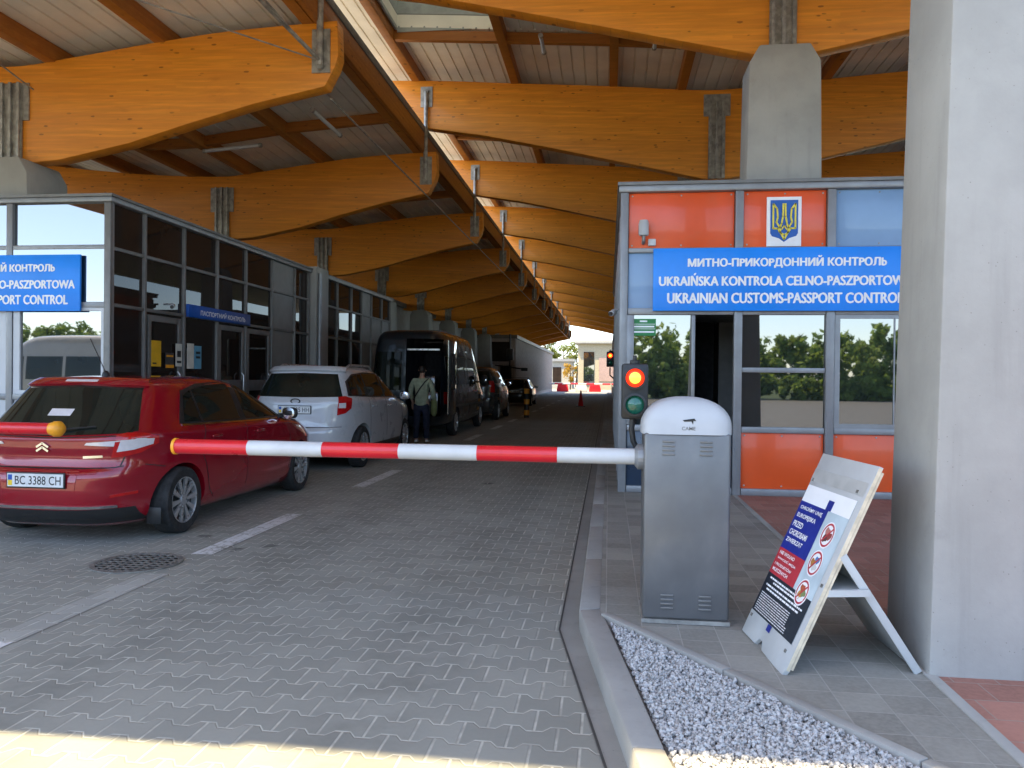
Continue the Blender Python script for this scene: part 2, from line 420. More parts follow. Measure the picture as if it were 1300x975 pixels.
def pchip(xs, ys, x):
    """monotone cubic through a table"""
    xs = np.array(xs, float); ys = np.array(ys, float); h = np.diff(xs); d = np.diff(ys) / h
    m = np.zeros_like(ys); m[0], m[-1] = d[0], d[-1]
    for i in range(1, len(xs) - 1):
        m[i] = 0 if d[i - 1] * d[i] <= 0 else 2 / (1 / d[i - 1] + 1 / d[i])
    i = np.clip(np.searchsorted(xs, x) - 1, 0, len(h) - 1); t = (x - xs[i]) / h[i]
    return (2*t**3-3*t**2+1)*ys[i] + (t**3-2*t**2+t)*h[i]*m[i] + (-2*t**3+3*t**2)*ys[i+1] + (t**3-t**2)*h[i]*m[i+1]

# ------------------------------------------------------------------ ground
struct(MB().sheet([(-900, -900), (900, -900), (900, 900), (-900, 900)], -.012).build('ground', 'asphalt'))
struct(MB().sheet([(-60, 84), (90, 84), (90, 400), (-60, 400)], -.006).build('far_paving', 'farground'))
struct(MB().sheet([(-24, -30), (.62, -30), (.35, 1.0), (0.0, 3.0), (-.28, 4.62), (-.30, 84), (-24, 84)], 0).build('road', 'paver'))
GUT = [(-.30, 84), (-.28, 4.62), (0.0, 3.0), (.35, 1.0), (.62, -30)]
OUT = [(-.165, 84), (-.16, 4.66), (.10, 2.95), (.43, 1.0), (.70, -30)]
INN = [(-.04, 84), (-.03, 4.70), (.225, 2.95), (.555, 1.0), (.83, -30)]
struct(MB().sheet(GUT + OUT[::-1], .003).build('gutter', 'gutter'))
struct(MB().sheet(GUT + [(x + .011, y) for x, y in GUT[::-1]], .006).build('gutter_joint', 'joint'))
kb = MB()
for i in range(len(OUT) - 1):
    (ax, ay), (bx, by), (cx, cy), (dx, dy) = OUT[i], OUT[i + 1], INN[i + 1], INN[i]
    n = max(1, int(abs(ay - by) / 1.0)); n = min(n, 60)
    for k in range(n):
        t0, t1 = k / n, (k + 1) / n - (.005 / abs(ay - by) if n > 1 else 0)
        L = lambda a, b, t: a + (b - a) * t
        ro = (L(ax, bx, t0), L(ay, by, t0)), (L(ax, bx, t1), L(ay, by, t1)), (L(dx, cx, t1), L(dy, cy, t1)), (L(dx, cx, t0), L(dy, cy, t0))
        b = MB().prism(ro, 'z', -.05, .12); kb.add(b.v, b.f)
struct(kb.build('kerb', 'kerb', bevel=.014))
# island behind the kerb
struct(MB().sheet([(-.045, 84), (-.035, 4.72), (-.03, 4.57), (1.16, 2.99), (1.52, 2.52), (1.52, 84)], .118).build('pavement', 'slab'))
struct(MB().sheet([(1.52, 84), (1.52, 2.52), (2.3, 1.40), (7.5, 1.40), (7.5, 84)], .1185).build('red_pavement', 'slab_red'))
struct(MB().box(7.5, 7.62, 1.4, 84, -.05, .12).build('kerb', 'kerb'))
ed = MB(); a, b = Vector((-.03, 4.56, 0)), Vector((2.3, 1.35, 0)); d = (b - a).normalized(); nn = Vector((-d.y, d.x, 0))
for k in range(4):
    p, q = a + (b - a) * (k / 4), a + (b - a) * ((k + 1) / 4) - d * .006
    w = [(p.x, p.y), (q.x, q.y), ((q + nn * .055).x, (q + nn * .055).y), ((p + nn * .055).x, (p + nn * .055).y)]
    m_ = MB().prism(w, 'z', 0, .132); ed.add(m_.v, m_.f)
struct(ed.build('edging_kerb', 'kerb', bevel=.006))
ed = MB().box(1.495, 1.548, 2.56, 84, .05, .126); struct(ed.build('edging_strip', 'kerb', bevel=.004))
struct(MB().sheet([(-.03, 4.56), (.225, 2.95), (.555, 1.0), (2.5, 1.0), (2.3, 1.35)], .085).build('gravel_bed', 'gravelbase'))
# loose white stones
ico = bmesh.new(); bmesh.ops.create_icosphere(ico, subdivisions=1, radius=1); iv = np.array([v.co[:] for v in ico.verts]); ifc = np.array([[v.index for v in f.verts] for f in ico.faces]); ico.free()
def stones(n):
    V, F = [], []; k = 0
    while k < n:
        y = rng.uniform(1.6, 4.5); x = rng.uniform(-.03, 2.1)
        xl = np.interp(y, [1.0, 2.95, 4.7], [.56, .23, -.02]) + .012; xr = -.03 + (4.56 - y) * (2.33 / 3.21) - .012
        if not xl < x < xr: continue
        if y < 2.4 and rng.random() < .6: continue
        s = rng.uniform(.0055, .013); sc = s * rng.uniform(.7, 1.3, 3)
        p = iv * sc * (1 + rng.uniform(-.22, .22, (len(iv), 1)))
        a = rng.uniform(0, 2 * pi, 2)
        Rz = np.array([[cos(a[0]), -sin(a[0]), 0], [sin(a[0]), cos(a[0]), 0], [0, 0, 1]]); Rx = np.array([[1, 0, 0], [0, cos(a[1]), -sin(a[1])], [0, sin(a[1]), cos(a[1])]])
        V.append(p @ Rz.T @ Rx.T + np.array([x, y, .092 + rng.uniform(0, .024)])); F.append(ifc + k * len(iv)); k += 1
    me = bpy.data.meshes.new('gravel'); me.from_pydata(np.concatenate(V).tolist(), [], np.concatenate(F).tolist()); me.update()
    return me
mg = MT('white_gravel', .8)
mg.color(mg.mix(mg.vor(70).step(.1, .7), (.17, .168, .16), (.50, .49, .47))); M['gravelstone'] = mg.m
g = link('gravel', stones(15500), 'gravelstone'); struct(g, 'stuff')
# painted dashes
for y0, y1 in ((1.9, 3.93), (6.1, 8.05), (10.15, 12.16), (14.2, 16.2), (18.3, 20.3), (22.4, 24.3), (26.4, 28.4), (30.4, 32.4), (34.5, 36.5), (38.5, 40.5), (42.5, 44.5), (46.5, 48.5), (52, 54), (58, 60), (64, 66), (72, 74)):
    struct(MB().sheet([(-3.45, y0), (-3.27, y0), (-3.27, y1), (-3.45, y1)], .004).build('road_marking', 'paint_road'))
struct(MB().sheet([(-3.46, 3.93), (-3.26, 3.93), (-3.26, 5.45), (-3.46, 5.45)], .0035).build('road_marking', paver('nearly_worn_off_paint', (.36, .36, .32), (.46, .45, .40))))
# drain cover
t = thing('drain_cover', 'round cast iron drain grate set into the grey pavers', 'drain cover', (-3.70, 5.74, 0))
MB().lathe([(.34, .002), (.34, .010), (.30, .010), (.30, .003)], (-3.70, 5.74, 0), n=40).build('rim', 'iron', t)
gr = MB(); gr.lathe([(.0001, .0035), (.30, .0035)], (-3.70, 5.74, 0), n=32); gr.build('well', 'joint', t)
gr = MB()
for i in range(-4, 5):
    x = i * .066; h = sqrt(max(0, .295 ** 2 - x * x)); gr.box(-3.70 + x - .013, -3.70 + x + .013, 5.74 - h, 5.74 + h, .004, .010)
for j in range(-4, 5):
    y = j * .066; h = sqrt(max(0, .295 ** 2 - y * y)); gr.box(-3.70 - h, -3.70 + h, 5.74 + y - .008, 5.74 + y + .008, .0042, .0092)
gr.build('grate', 'iron', t)
t = tag(MB().lathe([(.10, 0), (.10, .004), (.0001, .0045)], (1.95, 7.75, .119), n=20).build('floor_lid', 'iron'), 'small dark round lid in the slabs before the orange booth', 'floor lid')

# ------------------------------------------------------------------ timber canopies
ROWS = [4.3 + 6.2 * i for i in range(13)]
A_TOP = [(-13.9, 6.36), (-13.2, 6.34), (-11.7, 6.18), (-10.3, 6.05), (-8.68, 5.98), (-7.7, 6.08), (-6.5, 6.23), (-5.3, 6.35), (-3.78, 6.42)]
A_BOT = [(-3.76, 5.95), (-3.80, 5.80), (-3.95, 5.52), (-4.95, 5.32), (-5.9, 5.08), (-6.87, 4.81), (-7.95, 4.60), (-8.68, 4.55), (-9.4, 4.60), (-10.4, 4.80), (-11.4, 5.08), (-12.4, 5.32), (-13.6, 5.55), (-13.9, 5.85)]
B_TOP = [(-4.95, 8.00), (-3.6, 7.94), (-2.3, 7.85), (.4, 7.67), (1.4, 7.58), (2.17, 7.54), (2.9, 7.58), (4.24, 7.68), (6.0, 7.80), (9.2, 8.0)]
B_BOT = [(9.2, 7.2), (8.3, 6.93), (6.98, 6.72), (5.6, 6.38), (4.2, 6.06), (3.05, 5.82), (2.45, 5.70), (2.17, 5.68), (1.88, 5.71), (.4, 6.05), (-1.28, 6.43), (-2.65, 6.72), (-3.97, 6.93), (-4.85, 7.08), (-4.95, 7.25)]
def densify(pts, n=6):
    xs = [p[0] for p in pts]; s = 1 if xs[-1] > xs[0] else -1
    t = np.linspace(xs[0], xs[-1], n * (len(pts) - 1) + 1)
    return list(zip(t.tolist(), pchip([s * x for x in xs], [p[1] for p in pts], s * t).tolist()))
def canopy(name, label, top, bot, y0, y1, purl, supports, hole=None, ext=None):
    root = thing(name, label, 'canopy', ((top[0][0] + top[-1][0]) / 2, y0, 0))
    tp = densify(top, 5); poly = tp + bot
    zt = lambda x: float(np.interp(x, [p[0] for p in tp], [p[1] for p in tp]))
    for y in ROWS:
        bm_ = MB().prism(poly, 'y', y - .13, y + .13).build('beam', 'wood', root, bevel=.012)
        for sx in supports:
            zb = zt(sx) - 1.85 if name == 'timber_canopy' and sx > 0 else 4.5
            br = MB()
            for f in (-1, 1):
                yy = y + f * .145
                br.box(sx - .27, sx + .27, yy - .012, yy + .012, zt(sx) - .55 if sx > 0 else 5.18, zt(sx) - .10 if sx > 0 else 5.72)
                br.box(sx - .17, sx + .17, yy + f * .012 - .01, yy + f * .012 + .01, zb, zt(sx) - .32)
                for q in (-.13, 0, .13): br.box(sx + q - .02, sx + q + .02, yy + f * .03 - .03, yy + f * .03 + .03, zb, zt(sx) - .26)
            br.build('bracket', 'galv', bm_)
    for x in purl:
        p = MB()
        z = zt(x) - .012
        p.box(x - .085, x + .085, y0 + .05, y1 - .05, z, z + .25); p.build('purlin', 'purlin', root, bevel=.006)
    # cross pieces between purlins
    ps = sorted(purl)
    for y in [r + 4.1 for r in ROWS[:-1]] + [2.6]:
        bl = MB()
        for a_, b_ in zip(ps[:-1], ps[1:]):
            za, zb = zt(a_ + .09), zt(b_ - .09)
            bl.add([(a_ + .07, y - .06, za + .02), (b_ - .07, y - .06, zb + .02), (b_ - .07, y + .06, zb + .02), (a_ + .07, y + .06, za + .02),
                    (a_ + .07, y - .06, za + .2), (b_ - .07, y - .06, zb + .2), (b_ - .07, y + .06, zb + .2), (a_ + .07, y + .06, za + .2)],
                   [(0, 3, 2, 1), (4, 5, 6, 7), (0, 1, 5, 4), (1, 2, 6, 5), (2, 3, 7, 6), (3, 0, 4, 7)])
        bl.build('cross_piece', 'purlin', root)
    # roof deck: ribbed underside, closed slab
    xa, xb = ext or (top[0][0] - .12, top[-1][0] + .12)
    def deck(x0, x1, ya, yb):
        n = max(1, round((x1 - x0) / .25)); w = (x1 - x0) / n; under = []
        for i in range(n):
            u = x0 + i * w
            for du, dz in ((0, .03), (.012, .03), (.02, 0), (w - .02, 0), (w - .012, .03)): under.append((u + du, zt(u + du) + .236 + dz))
        under.append((x1, zt(x1) + .266))
        up = [(x, zt(x) + .48) for x in np.linspace(x1, x0, 24)]
        return MB().prism(under + up, 'y', ya, yb)
    segs = [(xa, xb, y0, y1)]
    if hole:
        hx0, hx1, hy0, hy1 = hole
        segs = [(xa, xb, y0, hy0), (xa, hx0, hy0, hy1), (hx1, xb, hy0, hy1), (xa, xb, hy1, y1)]
    d_ = MB(); t_ = MB()
    for s_ in segs: q = deck(*s_); d_.add(q.v, q.f)
    d_.build('roof_deck', 'ceiling', root)
    x_ = np.linspace(xa - .02, xb + .02, 30)
    for (sa, sb, ya, yb) in segs:
        xs = np.linspace(sa, sb, 24); t_.prism([(x, zt(x) + .482) for x in xs] + [(x, zt(x) + .50) for x in xs[::-1]], 'y', ya, yb)
    t_.build('roof_covering', 'rooftop', root)
    # front fascia
    x_ = np.linspace(xa, xb, 30)
    MB().prism([(x, zt(x) + .20) for x in x_] + [(x, zt(x) + .54) for x in x_[::-1]], 'y', y0 - .05, y0 - .004).build('fascia', 'alu_dark', root)
    if hole:
        k = MB(); z0, z1 = zt((hx0 + hx1) / 2) + .2, zt((hx0 + hx1) / 2) + 1.0
        k.box(hx0 - .04, hx0 - .002, hy0 - .04, hy1 + .04, z0 + .05, z1); k.box(hx1 + .002, hx1 + .04, hy0 - .04, hy1 + .04, z0, z1)
        k.box(hx0, hx1, hy1 + .002, hy1 + .04, z0, z1); k.box(hx0, hx1, hy0 - .04, hy0 - .002, z0, z1)
        MB().box(hx0 + .002, hx1 - .002, hy0 + .002, hy1 - .002, z1 - .05, z1 - .04).build('sun_diffuser', M['milky'], root)  # added sheet spreads the sun so no patch lands on the lane
        k.build('skylight', simple('skylight_lining', (.34, .36, .34), .6), root)
    return root, zt
YA0, YB0, YEND = .78, .28, 79.6
canA, zA = canopy('timber_canopy', 'lower timber canopy with curved orange beams over the glazed building', A_TOP, A_BOT, YA0, YEND, [-13.2, -11.0, -9.4, -8.1, -6.4, -4.2], [-8.68], ext=(-24, -4.1))  # deck runs on past the beams, unseen, to shut out sky light
canB, zB = canopy('timber_canopy', 'higher timber canopy with curved orange beams over the orange booth', B_TOP, B_BOT, YB0, YEND, [-4.25, -2.07, .03, 1.45, 2.9, 4.35, 6.4, 8.6], [2.17], hole=(-4.1, -2.2, 12.0, 14.52), ext=(-5.07, 20))  # deck extended out of view on the booth side, keeps light out
# edge beam and flashing on the lower roof, tie rods between the two roofs
MB().box(-4.099, -4.02, YA0 + .02, YEND - .02, 6.39, 6.80).build('edge_beam', 'purlin', canA, bevel=.006)
MB().box(-4.098, -4.00, YA0 - .02, YEND, 6.802, 6.93).build('flashing', 'alu_dark', canA, bevel=.004)
MB().tube([(-3.98, 10.7, 5.46), (-3.98, YEND, 5.46)], .014, 8).build('service_pipe', 'galv', canA, smooth=True)
for y in ROWS:
    r_ = MB(); yy = y - .175
    r_.box(-4.13, -3.87, y - .155, y - .135, 5.70, 6.30); r_.box(-4.13, -3.87, y - .155, y - .135, 7.38, 7.82)
    r_.tube([(-4.0, yy - .02, 5.78), (-4.0, yy - .02, 7.70)], .045, 10)
    for z in (5.78, 7.70): r_.lathe([(.055, -.02), (.055, .06)], (-4.0, yy - .02, z), 'y', 12)
    r_.build('tie_rod', 'galv', canB)
br = MB()
for y0_, y1_ in ((10.5, 4.3),):
    br.tube([(-4.0, y0_ - .2, 5.85), (-5.6, y1_ + .6, 7.3)], .028, 8); br.tube([(-4.06, y0_ - .2, 5.9), (-4.9, y1_ + .6, 6.9)], .012, 6)
    br.tube([(-8.3, 10.3, 5.6), (-8.5, 5.2, 6.7)], .012, 6); br.tube([(-4.0, 10.3, 5.85), (-8.4, 6.0, 6.2)], .010, 6)
br.build('brace_rod', 'galv', canA)
# concrete columns
def column(label, cx, cy, zt_, hb, ht, hd, fork=True):
    c = MB(); prof = [(0, hb, hd), (zt_ - .22, ht, hd * .92), (zt_, ht - .13, hd * .92)]
    rows = []
    for z, hx, hy in prof: rows.append([(cx - hx, cy - hy, z + .0), (cx + hx, cy - hy, z), (cx + hx, cy + hy, z), (cx - hx, cy + hy, z)])
    rows[0] = [(x, y, .10) for x, y, z in rows[0]]
    c.grid(rows, True); n = len(c.v); c.f += [(0, 1, 2, 3), (n - 4, n - 3, n - 2, n - 1)]
    o = c.build('concrete_column', 'concrete', bevel=.022)
    return tag(o, label, 'column', 'concrete columns carrying the canopies')
column('massive pale concrete pillar beside the tilted poster board', 2.17, 4.15, 5.72, .66, .545, .29)
column('concrete column rising behind the roof edge of the orange booth', 2.17, 10.45, 5.77, .52, .44, .29)
column('concrete column top behind the roof of the glazed building', -8.68, 10.5, 4.58, .62, .46, .46)
far_lbl = ['first', 'second', 'third', 'fourth', 'fifth', 'sixth', 'seventh', 'eighth', 'ninth']
for i, y in enumerate(ROWS[4:]):
    column('concrete column in the shaded row past the glazed building, %s from it' % far_lbl[i], -8.68, y, 4.58, .55, .44, .44)
for i, y in enumerate(ROWS[4:]):
    column('concrete column in the line past the orange booth, %s from it' % far_lbl[i], 2.17, y, 5.72, .55, .44, .44)

# ------------------------------------------------------------------ right booth
YF = 9.6
def gridframe(xs, zs, w, y0, y1):
    """aluminium bars: xs vertical centre lines, zs horizontals"""
    m_ = MB()
    for x in xs: m_.box(x - w / 2, x + w / 2, y0, y1, zs[0], zs[-1])
    for z in zs[1:-1]:
        for a_, b_ in zip(xs[:-1], xs[1:]): m_.box(a_ + w / 2, b_ - w / 2, y0 + .006, y1, z - w / 2, z + w / 2)
    return m_
booth = thing('customs_booth', 'orange and blue panelled control booth with reflective windows', 'booth', (2.5, YF, .12))
X = [.17, 1.54, 2.605, 3.70, 4.80]
b = MB()
b.box(.20, 4.86, YF + .09, 21.6, .10, .90); b.box(.20, 4.86, YF + .09, 21.6, 2.33, 3.80); b.box(1.56, 4.86, 11.4, 21.6, .9, 2.33); b.box(.2, 1.56, 14, 21.6, .9, 2.33)
b.build('body', 'alu_dark', booth)
fr = MB()
for x in X: fr.box(x - .048, x + .048, YF, YF + .1, .12, 3.785)
for a_, c_ in zip(X[:-1], X[1:]):
    for z, h in ((.16, .04), (.91, .035), (2.335, .04), (3.08, .028)): fr.box(a_ + .055, c_ - .055, YF + .008, YF + .1, z - h, z + h)
fr.box(X[1] + .055, X[2] - .055, YF + .012, YF + .1, 1.60, 1.66)
fr.box(.21, .30, YF + .004, YF + .07, .95, 2.29)
for x in (1.015,): fr.box(x - .02, x + .02, YF + .02, YF + .09, .95, 2.29)
fr.build('frame', 'alu', booth, bevel=.005)
MB().box(.10, 4.9, YF - .03, 21.7, 3.787, 3.865).build('roof_cap', 'alu', booth, bevel=.01)
MB().box(.085, 4.92, YF - .045, 21.72, 3.866, 3.905).build('roof_edge', 'alu_dark', booth)
def pnl(x0, x1, z0, z1, mat, name='panel', y=YF + .05): return MB().box(x0, x1, y, y + .03, z0, z1).build(name, mat, booth, bevel=.003)
pnl(.225, 1.485, 3.108, 3.783, 'orange'); pnl(1.595, 2.55, 3.108, 3.783, 'orange'); pnl(2.66, 3.645, 3.108, 3.783, 'panelblue'); pnl(3.755, 4.745, 3.108, 3.783, 'panelblue')
for i in range(4): pnl(X[i] + .055, X[i + 1] - .055, 2.375, 3.052, 'panelblue')
pnl(.225, 1.485, .20, .875, 'navy'); pnl(1.595, 2.55, .20, .875, 'orange'); pnl(2.66, 3.645, .20, .875, 'orange'); pnl(3.755, 4.745, .20, .875, 'navy')
def win(x0, x1, z0, z1, y=YF + .055, mat='glass', par=None):
    return MB().box(x0, x1, y, y + .015, z0, z1).build('window', mat, par or booth)
win(.30, .995, .945, 2.295); win(1.595, 2.55, 1.66, 2.295); win(1.595, 2.55, .945, 1.60)
sw = MB()
for x0, x1, z0, z1 in ((.225, 1.485, 3.108, 3.783), (1.595, 2.55, 3.108, 3.783), (2.66, 3.645, 3.108, 3.783), (1.595, 2.55, .20, .875), (2.66, 3.645, .20, .875)):
    for x in (x0 + .04, (x0 + x1) / 2, x1 - .04):
        for z in (z0 + .035, z1 - .035): sw.lathe([(.011, 0), (.009, -.005), (.0001, -.006)], (x, YF + .05, z), 'y', 10)
sw.build('rivet', 'galv', booth)
w_ = win(2.72, 3.6, 1.0, 2.25, YF + .04)
f_ = MB()
for (a_, c_, z0, z1) in ((2.66, 2.72, .945, 2.295), (3.6, 3.645, .945, 2.295), (2.72, 3.6, .945, 1.0), (2.72, 3.6, 2.25, 2.295)): f_.box(a_, c_, YF + .02, YF + .09, z0, z1)
f_.box(3.33, 3.345, YF + .028, YF + .05, 1.0, 2.25)
f_.build('window_frame', 'alu', w_)
win(3.755, 4.745, .945, 2.295)
# open doorway: near-black wall and cupboard carry the room's shade in their colour
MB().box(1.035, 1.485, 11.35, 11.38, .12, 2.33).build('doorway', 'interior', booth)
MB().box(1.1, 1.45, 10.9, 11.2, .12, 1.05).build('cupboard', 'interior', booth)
# lane side: windows and door of the booth
sd = MB(); ys = np.linspace(YF + .1, 21.5, 12)
for y in ys: sd.box(.125, .20, y - .03, y + .03, .12, 3.72)
for a_, c_ in zip(ys[:-1], ys[1:]):
    for z in (.16, .91, 2.335, 3.08): sd.box(.135, .20, a_ + .03, c_ - .03, z - .03, z + .03)
sd.build('side_frame', 'alu', booth)
for a_, c_ in zip(ys[:-1], ys[1:]): MB().box(.165, .185, a_ + .03, c_ - .03, .94, 2.305).build('window', 'glass_dim', booth)
MB().box(.16, .195, YF + .13, 21.4, .19, .88).build('panel', 'navy', booth); MB().box(.16, .195, YF + .13, 21.4, 2.365, 3.05).build('panel', 'panelblue', booth); MB().box(.16, .195, YF + .13, 21.4, 3.11, 3.7).build('panel', 'orange', booth)

FY = lambda x, y, z: frame((1, 0, 0), (0, 0, 1), (x, y, z))
def big_sign(label, x0, x1):
    t_ = thing('sign_board', label, 'sign', ((x0 + x1) / 2, YF - .05, 2.33))
    MB().box(x0, x1, YF - .055, YF - .02, 2.335, 3.09).build('board', 'signblue', t_, bevel=.004)
    cx = (x0 + x1) / 2
    text('lettering', 'МИТНО-ПРИКОРДОННИЙ КОНТРОЛЬ', FY(cx + .025, YF - .058, 2.918), 'letter', t_, width=2.27, height=.142, fat=.0065)
    text('lettering', 'UKRAIŃSKA KONTROLA CELNO-PASZPORTOWA', FY(cx, YF - .058, 2.712), 'letter', t_, width=2.90, height=.150, fat=.0065)
    text('lettering', 'UKRAINIAN CUSTOMS-PASSPORT CONTROL', FY(cx, YF - .058, 2.488), 'letter', t_, width=2.70, height=.122, fat=.0065)
    return t_
big_sign('long blue sign with three lines of white lettering on the orange booth', .52, 3.57)
big_sign('blue sign with three lines of white lettering on the glazed building front', -10.05, -7.0)
# coat of arms plate
t = thing('emblem_plate', 'white plate with yellow trident on a blue shield above the sign', 'emblem', (2.06, YF, 3.11))
MB().box(1.86, 2.26, YF + .022, YF + .048, 3.115, 3.705).build('plate', 'letter', t, bevel=.003)
sh = [(1.90, 3.665), (2.22, 3.665), (2.22, 3.27), (2.20, 3.235), (2.12, 3.21), (2.06, 3.165), (2.00, 3.21), (1.92, 3.235), (1.90, 3.27)]
MB().prism(sh, 'y', YF + .016, YF + .0215).build('shield', simple('shield_blue', (.01, .10, .42), .4), t)
tr = MB(); k = YF + .010
def stroke(pts, w):
    for (ax, az), (bx, bz) in zip(pts[:-1], pts[1:]):
        d = Vector((bx - ax, 0, bz - az)); c = Vector(((ax + bx) / 2, k, (az + bz) / 2)); L_ = d.length / 2 + w * .4
        tr.obox(c, (d, d.cross(Vector((0, 1, 0))), (0, 1, 0)), (L_, w, .004))
for s in (-1, 1):
    q = lambda x, z: (2.06 + s * x, z)
    stroke([q(.128, 3.62), q(.128, 3.325), q(.075, 3.325)], .010); stroke([q(.128, 3.62), q(.085, 3.56), q(.075, 3.46), q(.09, 3.40), q(.052, 3.335)], .010)
    stroke([q(.012, 3.62), q(.016, 3.47), q(.03, 3.385), q(.05, 3.33), q(.045, 3.28), q(.0, 3.195)], .010); stroke([q(.075, 3.325), q(.052, 3.28), q(.0, 3.25)], .008); stroke([q(.0, 3.36), q(.03, 3.31)], .007)
tr.build('trident', simple('emblem_yellow', (.80, .66, .06), .4), t)
# beacon lamp and camera
t = thing('warning_beacon', 'white cylinder lamp on a small bracket box on orange panel', 'lamp', (.40, YF, 3.15))
MB().lathe([(.055, 3.24), (.062, 3.26), (.062, 3.38), (.05, 3.425), (.0001, 3.432)], (.40, YF - .09, 0), n=18).build('lamp_cover', 'dome', t, smooth=R(50))
MB().tube([(.40, YF - .09, 3.245), (.40, YF - .09, 3.19), (.40, YF + .03, 3.17)], .022, 10).build('bracket', 'alu', t, smooth=True)
MB().box(.46, .55, YF - .01, YF + .05, 3.135, 3.215).build('junction_box', 'whitepanel', t, bevel=.006)
def cctv(label, p, d, side):
    t_ = thing('security_camera', label, 'camera', p)
    p = Vector(p); d = Vector(d).normalized()
    MB().tube([p + d * -.09, p + d * .08], .034, 12).build('body', 'whitepanel', t_, smooth=R(50))
    MB().tube([p + d * .081, p + d * .10], .028, 12).build('lens', 'black', t_, smooth=R(50))
    MB().tube([p, p + Vector((0, 0, .03)), p + Vector(side)], .014, 8).build('bracket', 'alu', t_, smooth=True)
    return t_
cctv('small white camera on the lane corner of the orange booth', (.04, 9.75, 2.33), (-.3, -1, -.25), (.1, 0, .05))
cctv('small white camera over the doors of the glazed building', (-6.46, 10.85, 2.52), (.5, -1, -.2), (-.14, 0, .03))
# green notice
t = thing('notice_sign', 'small green notice with white lines inside booth door glass', 'sign', (.42, YF, 2.04))
MB().box(.275, .565, YF + .030, YF + .040, 2.04, 2.245).build('panel', 'green', t)
g_ = MB()
for z, x0, x1 in ((2.215, .37, .46), (2.15, .295, .545), (2.085, .295, .545)): g_.box(x0, x1, YF + .026, YF + .0295, z - .010, z + .010)
for z in (2.122, 2.180): g_.box(.285, .555, YF + .026, YF + .0295, z - .003, z + .003)
g_.build('print', 'letter', t)

# ------------------------------------------------------------------ left glazed building
bl = thing('control_building', 'long glazed grey control building beside the queue of cars', 'building', (-9.5, YF, 0))
XL = -6.6
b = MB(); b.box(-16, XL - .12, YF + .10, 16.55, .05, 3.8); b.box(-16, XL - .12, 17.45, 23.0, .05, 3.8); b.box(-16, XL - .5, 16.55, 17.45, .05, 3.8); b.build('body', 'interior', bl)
MB().box(-16.1, XL + .03, YF - .03, 16.6, 3.797, 3.862).build('roof_cap', 'alu', bl, bevel=.008)
MB().box(-16.1, XL + .05, YF - .05, 16.6, 3.863, 3.90).build('roof_edge', 'alu_dark', bl)
MB().box(-16.1, XL + .03, 17.4, 23.05, 3.797, 3.90).build('roof_cap', 'alu', bl, bevel=.008)
fr = MB(); FX = [XL - .05, -8.08, -9.4, -10.7, -12.0]
for x in FX: fr.box(x - .045, x + .045, YF, YF + .09, .05, 3.795)
for a_, c_ in zip(FX[1:], FX[:-1]):
    for z, h in ((1.18, .04), (2.425, .04), (3.20, .03)): fr.box(a_ + .045, c_ - .045, YF + .008, YF + .09, z - h, z + h)
fr.build('frame', 'alu', bl, bevel=.005)
for a_, c_ in zip(FX[1:], FX[:-1]):
    win(a_ + .045, c_ - .045, 3.23, 3.797, YF + .05, 'glass', bl); win(a_ + .045, c_ - .045, 2.465, 3.17, YF + .012, 'glass', bl)
    MB().box(a_ + .055, c_ - .055, YF + .04, YF + .07, .05, 1.14).build('panel', 'whitepanel', bl)
w_ = win(-7.93, -6.74, 1.27, 2.345, YF + .045, 'glass', bl)
f_ = MB()
for q in ((-8.025, -7.93, 1.22, 2.385), (-6.74, -6.705, 1.22, 2.385), (-7.93, -6.74, 1.22, 1.27), (-7.93, -6.74, 2.345, 2.385)): f_.box(q[0], q[1], YF + .015, YF + .09, q[2], q[3])
f_.build('window_frame', 'whitepanel', w_)
for a_, c_ in zip(FX[2:], FX[1:-1]): MB().box(a_ + .055, c_ - .055, YF + .04, YF + .07, 1.22, 2.385).build('panel', 'whitepanel', bl)
# lane side
def side(ys, kinds, z_rows):
    fr = MB()
    for y in ys: fr.box(XL - .09, XL, y - .026, y + .026, .05, 3.795)
    for (a_, c_) in zip(ys[:-1], ys[1:]):
        for z in z_rows: fr.box(XL - .09, XL - .008, a_ + .026, c_ - .026, z - .024, z + .024)
    fr.build('side_frame', 'alu_dark', bl, bevel=.005)
    for (a_, c_), kd in zip(zip(ys[:-1], ys[1:]), kinds):
        zz = [.05] + list(z_rows) + [3.81]
        for z0, z1 in zip(zz[:-1], zz[1:]):
            mat = {'g': 'glass_dim', 'p': 'greypanel', 'h': 'glass_dim'}[kd]
            if kd == 'h' and z0 < 3: mat = 'greypanel'
            MB().box(XL - .07, XL - .045, a_ + .026, c_ - .026, z0 + .024, z1 - .024).build('window' if 'glass' in mat else 'panel', mat, bl)
side([9.62, 10.4, 11.44, 12.48, 13.53, 14.64, 15.75, 16.5], 'ggggg' + 'pg', (2.43, 3.19))
side([17.55, 18.35, 19.4, 20.25, 21.1, 22.1, 22.95], 'gggpph'[:4] + 'hh', (2.43, 3.17))
MB().box(XL - .5, XL + .12, 16.62, 17.38, .05, 3.95).build('pier', 'concrete', bl, bevel=.02)
MB().tube([(XL + .17, 16.7, .05), (XL + .17, 16.7, 3.8)], .05, 10).build('downpipe', 'alu', bl, smooth=True)
